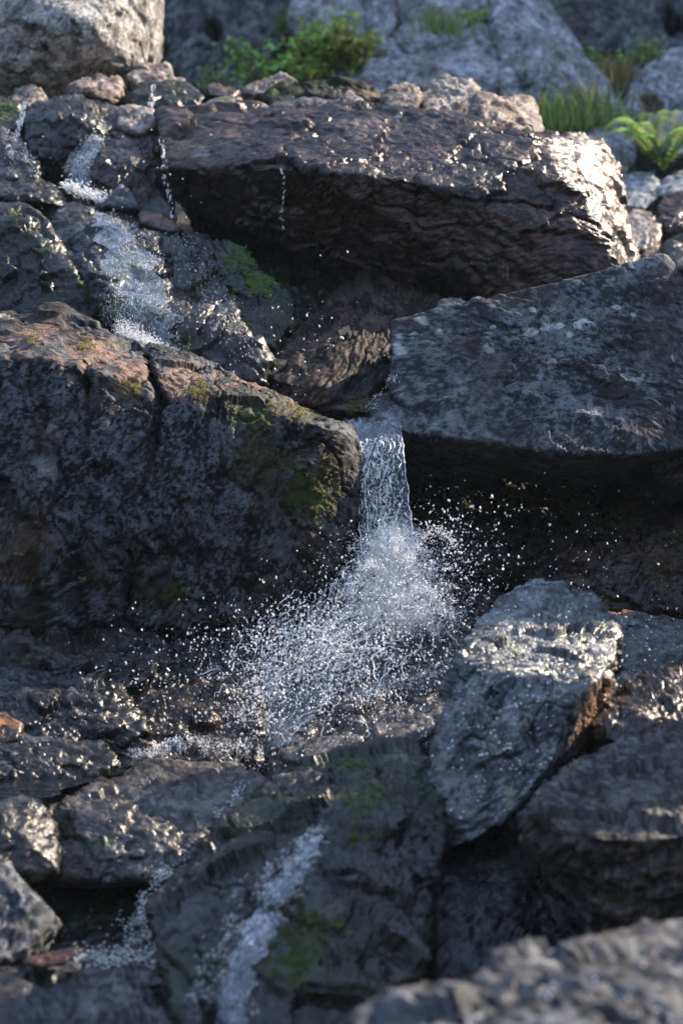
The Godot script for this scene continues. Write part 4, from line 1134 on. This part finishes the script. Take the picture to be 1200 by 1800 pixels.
func moss(key: String, centres: Array, c: Color, label: String, seed_: int, density := 0.5) -> void:
	var rng := RandomNumberGenerator.new()
	rng.seed = seed_
	var f := facing(key)
	var xf := []
	for k in f.p.size():
		var v: Vector3 = f.v[k]
		for m in centres:
			var e: float = Vector2(v.x - m[0], v.y - m[1]).length() / m[2]
			if e > 1.5: continue
			e += 0.8 * nS.get_noise_3dv(f.p[k] * 14.0)
			if e < 0.8 and rng.randf() < density:
				var y: Vector3 = (f.n[k] + Vector3(0, 0.25, 0)).normalized()
				var x := y.cross(Vector3(rng.randf() - 0.5, rng.randf() - 0.5, rng.randf() - 0.5)).normalized()
				var s := rng.randf_range(0.6, 1.4)
				xf.append(Transform3D(Basis(x * s, y * s, x.cross(y) * s), f.p[k]))
				break
	tag(multi("moss", moss_tuft(seed_, 7, 0.008, 0.010), leaf_material(c), xf), label, "moss")

func leaf_quad(st: SurfaceTool, base: Vector3, dir: Vector3, l: float, w: float, droop: float, up: Vector3) -> void:
	var d := dir.normalized()
	var s := d.cross(up).normalized() * w
	var m := base + d * l * 0.45 + up * l * 0.08
	var t := base + d * l + Vector3(0, -droop * l, 0)
	for v in [base, m + s, m, base, m, m - s, m, m + s, t, m, t, m - s]: st.add_vertex(v)

func leafy_plant(where: Vector3, spread: Vector3, count: int, lsize: float, c: Color, label: String, seed_: int, group := "leafy plants among the far rocks") -> void:
	var rng := RandomNumberGenerator.new()
	rng.seed = seed_
	var node := Node3D.new()
	node.name = numbered("leafy_plant")
	add_child(node)
	node.position = where
	tag(node, label, "plant", group)
	var st := st_new()
	var stem := st_new()
	var twigs := []
	for k in maxi(6, count / 28):
		var tip := Vector3(rng.randfn(0, 0.5) * spread.x, absf(rng.randfn(0.2, 0.5)) * spread.y, rng.randfn(0, 0.5) * spread.z)
		twigs.append(tip)
		tube(stem, [Vector3(tip.x * 0.3, -0.05, tip.z * 0.3), Vector3(tip.x * 0.6, tip.y * 0.6, tip.z * 0.6), tip], [0.006, 0.004, 0.002], 4)
	for k in count:
		var tip: Vector3 = twigs[rng.randi() % twigs.size()]
		var b := tip * rng.randf_range(0.4, 1.05) + Vector3(rng.randfn(0, 0.05), rng.randfn(0, 0.04), rng.randfn(0, 0.05))
		leaf_quad(st, b, Vector3(rng.randfn(0, 1), rng.randfn(0.2, 0.5), rng.randfn(0, 1)), lsize * rng.randf_range(0.6, 1.3), lsize * 0.3, 0.25, Vector3(rng.randfn(0, 0.4), 1, rng.randfn(0, 0.4)).normalized())
	put("foliage", st_done(st), leaf_material(c), Vector3.ZERO, node)
	put("stem", st_done(stem), plain(Color(0.09, 0.06, 0.03), 0.8), Vector3.ZERO, node)

func grass_tuft(where: Vector3, wide: float, tall: float, count: int, c: Color, label: String, seed_: int) -> void:
	var rng := RandomNumberGenerator.new()
	rng.seed = seed_
	var st := st_new()
	for k in count:
		var b := Vector3(rng.randfn(0, 0.5) * wide, rng.randfn(0, 0.02), rng.randfn(0, 0.3) * wide)
		var a := rng.randf() * TAU
		var out := Vector3(cos(a), 0, sin(a))
		var h := tall * rng.randf_range(0.5, 1.2)
		var s := out.cross(Vector3.UP) * 0.005
		var m := b + Vector3(0, h * 0.6, 0) + out * h * 0.15
		var t := b + Vector3(0, h, 0) + out * h * rng.randf_range(0.3, 0.8)
		for v in [b - s, b + s, m + s, b - s, m + s, m - s, m - s, m + s, t]: st.add_vertex(v)
	var o := put("grass_tuft", st_done(st), leaf_material(c), where)
	tag(o, label, "grass", "grass tufts among the far rocks")

func fern(where: Vector3, fronds: Array, c: Color, label: String) -> void:
	var node := Node3D.new()
	node.name = numbered("fern")
	add_child(node)
	node.position = where
	tag(node, label, "fern", "ferns among the far rocks")
	for fr in fronds:
		var dir := Vector3(fr[0], 0, fr[1]).normalized()
		var l: float = fr[2]
		var st := st_new()
		var pts := []
		var rad := []
		var n := 26
		for k in n + 1:
			var t := float(k) / n
			pts.append(dir * l * t * 0.85 + Vector3(0, l * fr[3] * sin(t * 2.3) * 0.7, 0))
			rad.append(0.004 * (1.1 - t))
		tube(st, pts, rad, 4)
		for k in range(2, n):
			var t := float(k) / n
			var tang: Vector3 = (pts[k + 1] - pts[k - 1]).normalized()
			var side := tang.cross(Vector3.UP).normalized()
			var ll := l * 0.26 * sin(PI * pow(t, 0.65)) + 0.008
			for s in [-1.0, 1.0]:
				leaf_quad(st, pts[k], side * s + tang * 0.45, ll, ll * 0.13 + 0.003, 0.2, Vector3.UP)
		put("frond", st_done(st), leaf_material(c), Vector3.ZERO, node)

func growth() -> void:
	var green := Color(0.035, 0.07, 0.012)
	var olive := Color(0.038, 0.045, 0.011)
	var bright := Color(0.075, 0.15, 0.025)
	moss("bottom_moss_boulder", [[620, 1340, 34], [645, 1400, 44], [640, 1470, 30], [540, 1650, 60], [510, 1700, 40]], green, "green moss on the big boulder at the bottom", 3, 0.22)
	moss("fissured_boulder", [[550, 860, 60], [480, 742, 36], [540, 715, 26], [310, 1045, 18], [470, 810, 50]], olive, "olive moss on the right end of the fissured boulder", 4, 0.12)
	moss("fissured_boulder", [[60, 602, 14], [150, 604, 16], [235, 680, 18], [350, 690, 20]], Color(0.12, 0.09, 0.03), "dry yellow moss along the fissured boulder's top edge", 5)
	moss("mossy_ridge", [[430, 450, 36], [462, 500, 28], [402, 525, 16], [422, 575, 18]], bright, "green moss on the hump right of the cascade", 6)
	moss("black_block", [[162, 515, 20], [145, 490, 12], [30, 370, 14]], green, "green moss along the edge of the black block at left", 7)
	moss("cascade_slab", [[330, 600, 14], [230, 480, 26], [200, 545, 22], [350, 505, 12]], green, "green moss showing through the broad cascade", 8, 0.3)
	moss("undercut_wall", [[1010, 880, 36], [900, 870, 26], [820, 880, 20]], green, "green moss in the hollow under the large slab", 9)
	moss("undercut_boulder", [[1185, 950, 20], [1100, 905, 40], [1170, 1000, 30]], Color(0.09, 0.06, 0.03), "brown dead moss on the undercut boulder at right", 10, 0.35)
	moss("lip_moss_stone", [[620, 706, 34]], olive, "olive moss cushion above the waterfall lip", 11)
	moss("round_mossy_stone", [[10, 190, 24]], bright, "bright moss on the stone at the upper left edge", 12)
	# far plants
	leafy_plant(at(580, 112, 17.0), Vector3(0.5, 0.32, 0.2), 600, 0.08, Color(0.2, 0.4, 0.05), "bright green bush on the far rocks, left of top centre", 21)
	leafy_plant(at(615, 92, 16.9), Vector3(0.3, 0.25, 0.2), 300, 0.06, Color(0.34, 0.36, 0.06), "yellow-green low plant at the right of the bright green bush", 22)
	leafy_plant(at(545, 128, 16.9), Vector3(0.2, 0.3, 0.2), 240, 0.06, Color(0.32, 0.35, 0.06), "yellow-green plant below the bright green bush", 26)
	leafy_plant(at(475, 138, 16.9), Vector3(0.46, 0.2, 0.2), 460, 0.07, Color(0.14, 0.32, 0.04), "low green plants behind the ledge, left of the bush", 23)
	leafy_plant(at(505, 60, 18.6), Vector3(0.12, 0.35, 0.15), 130, 0.07, Color(0.06, 0.13, 0.03), "dark green plant in the crevice at the top edge", 24)
	leafy_plant(at(375, 148, 16.6), Vector3(0.16, 0.1, 0.15), 110, 0.05, Color(0.09, 0.18, 0.03), "small green plant just behind the pointed ledge stone", 25)
	leafy_plant(at(830, 44, 17.4), Vector3(0.26, 0.14, 0.15), 170, 0.06, Color(0.16, 0.3, 0.04), "small green plant between the wedge rock and the leaning slab", 27)
	leafy_plant(at(1050, 120, 18.2), Vector3(0.36, 0.16, 0.2), 240, 0.06, Color(0.15, 0.28, 0.04), "green plants in the gap right of the leaning slab", 28)
	leafy_plant(at(1130, 108, 17.6), Vector3(0.14, 0.22, 0.12), 120, 0.06, Color(0.12, 0.2, 0.04), "small upright green plant above the right edge rock", 29)
	leafy_plant(at(965, 40, 18.2), Vector3(0.06, 0.35, 0.1), 90, 0.06, Color(0.07, 0.13, 0.03), "dark green plant along the top right edge of the leaning slab", 30)
	grass_tuft(at(780, 60, 17.0), 0.2, 0.2, 120, Color(0.13, 0.2, 0.04), "grass tuft on top of the round grey far rock", 31)
	grass_tuft(at(985, 226, 15.6), 0.34, 0.22, 420, Color(0.18, 0.29, 0.05), "grass patch at the foot of the leaning slab", 32)
	grass_tuft(at(1030, 224, 15.7), 0.3, 0.3, 200, Color(0.16, 0.17, 0.06), "taller dry-tipped grass left of the rounded grey rock", 33)
	grass_tuft(at(1085, 150, 17.0), 0.16, 0.2, 120, Color(0.17, 0.13, 0.04), "brownish grass in the notch left of the right edge rock", 34)
	fern(at(1165, 300, 14.9), [[-1, 0.3, 0.5, 0.7], [-0.7, 0.8, 0.5, 0.6], [-0.2, 1, 0.45, 0.6], [0.4, 0.8, 0.5, 0.7], [1, 0.3, 0.5, 0.8], [-0.9, -0.2, 0.45, 1.0], [0.6, -0.3, 0.5, 1.0], [0.0, 0.5, 0.45, 1.1], [-0.5, 0.5, 0.4, 1.0]], Color(0.16, 0.32, 0.05), "lush green fern at the upper right edge")
	fern(at(1128, 268, 15.2), [[-0.6, 0.4, 0.3, 1.0], [0.5, 0.4, 0.3, 1.0], [0.0, 0.6, 0.3, 1.1], [-0.2, -0.2, 0.3, 1.2]], Color(0.06, 0.16, 0.03), "darker small fern left of the lush fern")
	# litter
	var st := st_new()
	leaf_quad(st, Vector3.ZERO, Vector3(0.4, 1, 0.2), 0.05, 0.022, 0.1, Vector3(0, 0.3, 1))
	leaf_quad(st, Vector3.ZERO, Vector3(1, 0.5, 0.2), 0.04, 0.016, 0.1, Vector3(0, 0.3, 1))
	leaf_quad(st, Vector3.ZERO, Vector3(-0.8, 0.6, 0.2), 0.04, 0.016, 0.1, Vector3(0, 0.3, 1))
	var dry := plain(Color(0.42, 0.33, 0.22), 0.8)
	var lm := st_done(st)
	for spec in [[636, 496, 11.15, "dry tan leaf lying near the top of the ribbed slab"], [603, 590, 10.72, "pale dry leaf lying in the middle of the ribbed slab"]]:
		var where := at(spec[0], spec[1], spec[2])
		var f := facing("ramp_slab")
		var best := 1e9
		for k in f.p.size():
			var e := Vector2(f.v[k].x - spec[0], f.v[k].y - spec[1]).length()
			if e < best:
				best = e
				where = f.p[k] + f.n[k] * 0.012
		tag(put("dry_leaf", lm, dry, where), spec[3], "leaf", "fallen leaves")
	for spec in [[146, 1018, 9.32, 31, "tiny green sprout on the fissured boulder's left half"], [36, 975, 9.33, 32, "tiny green sprout near the left edge of the fissured boulder"]]:
		var sp := st_new()
		var r2 := RandomNumberGenerator.new()
		r2.seed = spec[3]
		for k in 9: leaf_quad(sp, Vector3.ZERO, Vector3(r2.randfn(0, 1), r2.randf_range(0.1, 1), r2.randf()), 0.024, 0.004, 0.2, Vector3(0, 0.5, 1).normalized())
		var where := at(spec[0], spec[1], spec[2])
		var f := facing("fissured_boulder")
		var best := 1e9
		for k in f.p.size():
			var e := Vector2(f.v[k].x - spec[0], f.v[k].y - spec[1]).length()
			if e < best:
				best = e
				where = f.p[k]
		tag(put("sprout", st_done(sp), leaf_material(bright), where), spec[4], "plant", "sprouts on the boulder")

func rest() -> void:
	var ter := put("hillside", terrain_mesh(), mats["wet"], Vector3.ZERO)
	tag(ter, "dark stony slope and streambed beneath the rocks", "", "", "structure")
	tag(put("added_hills", added_hills_mesh(), mats["dry"], Vector3.ZERO), "unseen wooded slopes across the valley, added to darken the low sky", "", "", "structure")
	waters()
	growth()
func _ready() -> void:
	# camera
	var cam := Camera3D.new()
	cam.name = "camera"
	cam.position = CAM_POS
	cam.rotation_degrees = Vector3(PITCH, 0, 0)
	cam.fov = VFOV
	cam.near = 0.1
	cam.far = 200.0
	var ca := CameraAttributesPhysical.new()
	ca.frustum_focal_length = 12.0 / half
	ca.frustum_focus_distance = 9.8
	ca.exposure_aperture = 1.34
	cam.attributes = ca
	add_child(cam)
	cam.current = true
	cam_xf = cam.transform
	# sky, exposure
	var we := WorldEnvironment.new()
	we.name = "environment"
	var env := Environment.new()
	env.background_mode = Environment.BG_SKY
	var sm := ProceduralSkyMaterial.new()
	sm.sky_top_color = Color(0.45, 0.52, 0.64)
	sm.sky_horizon_color = Color(0.71, 0.75, 0.80)
	sm.sky_curve = 0.14
	sm.energy_multiplier = 1.3
	sm.ground_bottom_color = Color(0.10, 0.10, 0.10)
	sm.ground_horizon_color = Color(0.30, 0.32, 0.34)
	var sky := Sky.new()
	sky.sky_material = sm
	env.sky = sky
	env.tonemap_mode = Environment.TONE_MAPPER_LINEAR
	env.tonemap_exposure = 3.0
	env.fog_enabled = true  # thin haze added to lift the blacks
	env.fog_density = 0.0005
	env.fog_light_color = Color(0.82, 0.92, 1.0)
	env.sdfgi_enabled = true
	env.ssao_enabled = true
	env.ssil_enabled = true
	we.environment = env
	add_child(we)
	# sun: behind the scene on the right, high
	var sun := DirectionalLight3D.new()
	sun.name = "sun"
	sun.light_energy = 1.5
	sun.light_color = Color(1.0, 0.93, 0.84)
	sun.light_angular_distance = 0.5
	sun.shadow_enabled = true
	add_child(sun)
	sun.look_at_from_position(Vector3(0.70, 0.54, -0.46) * 10.0, Vector3.ZERO)

	nA = noise(FastNoiseLite.TYPE_SIMPLEX_SMOOTH, 11, 1.0, FastNoiseLite.FRACTAL_FBM, 3)
	nF = noise(FastNoiseLite.TYPE_CELLULAR, 12, 1.0, FastNoiseLite.FRACTAL_FBM, 2)
	nF.cellular_return_type = FastNoiseLite.RETURN_DISTANCE
	nF.fractal_gain = 0.4
	nF.cellular_distance_function = FastNoiseLite.DISTANCE_MANHATTAN
	nR = noise(FastNoiseLite.TYPE_SIMPLEX, 13, 1.0, FastNoiseLite.FRACTAL_RIDGED, 4)
	nS = noise(FastNoiseLite.TYPE_SIMPLEX, 14, 1.0, FastNoiseLite.FRACTAL_FBM, 2)
	nL = noise(FastNoiseLite.TYPE_SIMPLEX_SMOOTH, 15, 1.0, FastNoiseLite.FRACTAL_FBM, 2)
	nC = noise(FastNoiseLite.TYPE_CELLULAR, 16, 1.0, FastNoiseLite.FRACTAL_NONE, 1)
	nC.cellular_return_type = FastNoiseLite.RETURN_CELL_VALUE
	make_materials()
	list_rocks()
	cooked.resize(jobs.size())
	for n in LEVELS: topo(n)
	var t0 := Time.get_ticks_msec()
	var task := WorkerThreadPool.add_group_task(cook, jobs.size(), 4)
	WorkerThreadPool.wait_for_group_task_completion(task)
	print("rocks cooked ", Time.get_ticks_msec() - t0)
	var tris := 0
	for i in jobs.size():
		var job: Dictionary = jobs[i]
		var r: Dictionary = cooked[i]
		var arr := []
		arr.resize(Mesh.ARRAY_MAX)
		arr[Mesh.ARRAY_VERTEX] = r.v
		arr[Mesh.ARRAY_NORMAL] = r.n
		arr[Mesh.ARRAY_COLOR] = r.c
		arr[Mesh.ARRAY_INDEX] = r.i
		tris += r.i.size() / 3
		var am := ArrayMesh.new()
		am.add_surface_from_arrays(Mesh.PRIMITIVE_TRIANGLES, arr)
		var mi := put(job.called, am, mats[job.o.get("m", PAL[job.pal].m)], r.o)
		tag(mi, job.label, job.o.get("cat", "rock"), job.group, job.o.get("kind", ""))
		by_name[job.o.get("key", job.called)] = i
	print("rock triangles ", tris)
	rest()
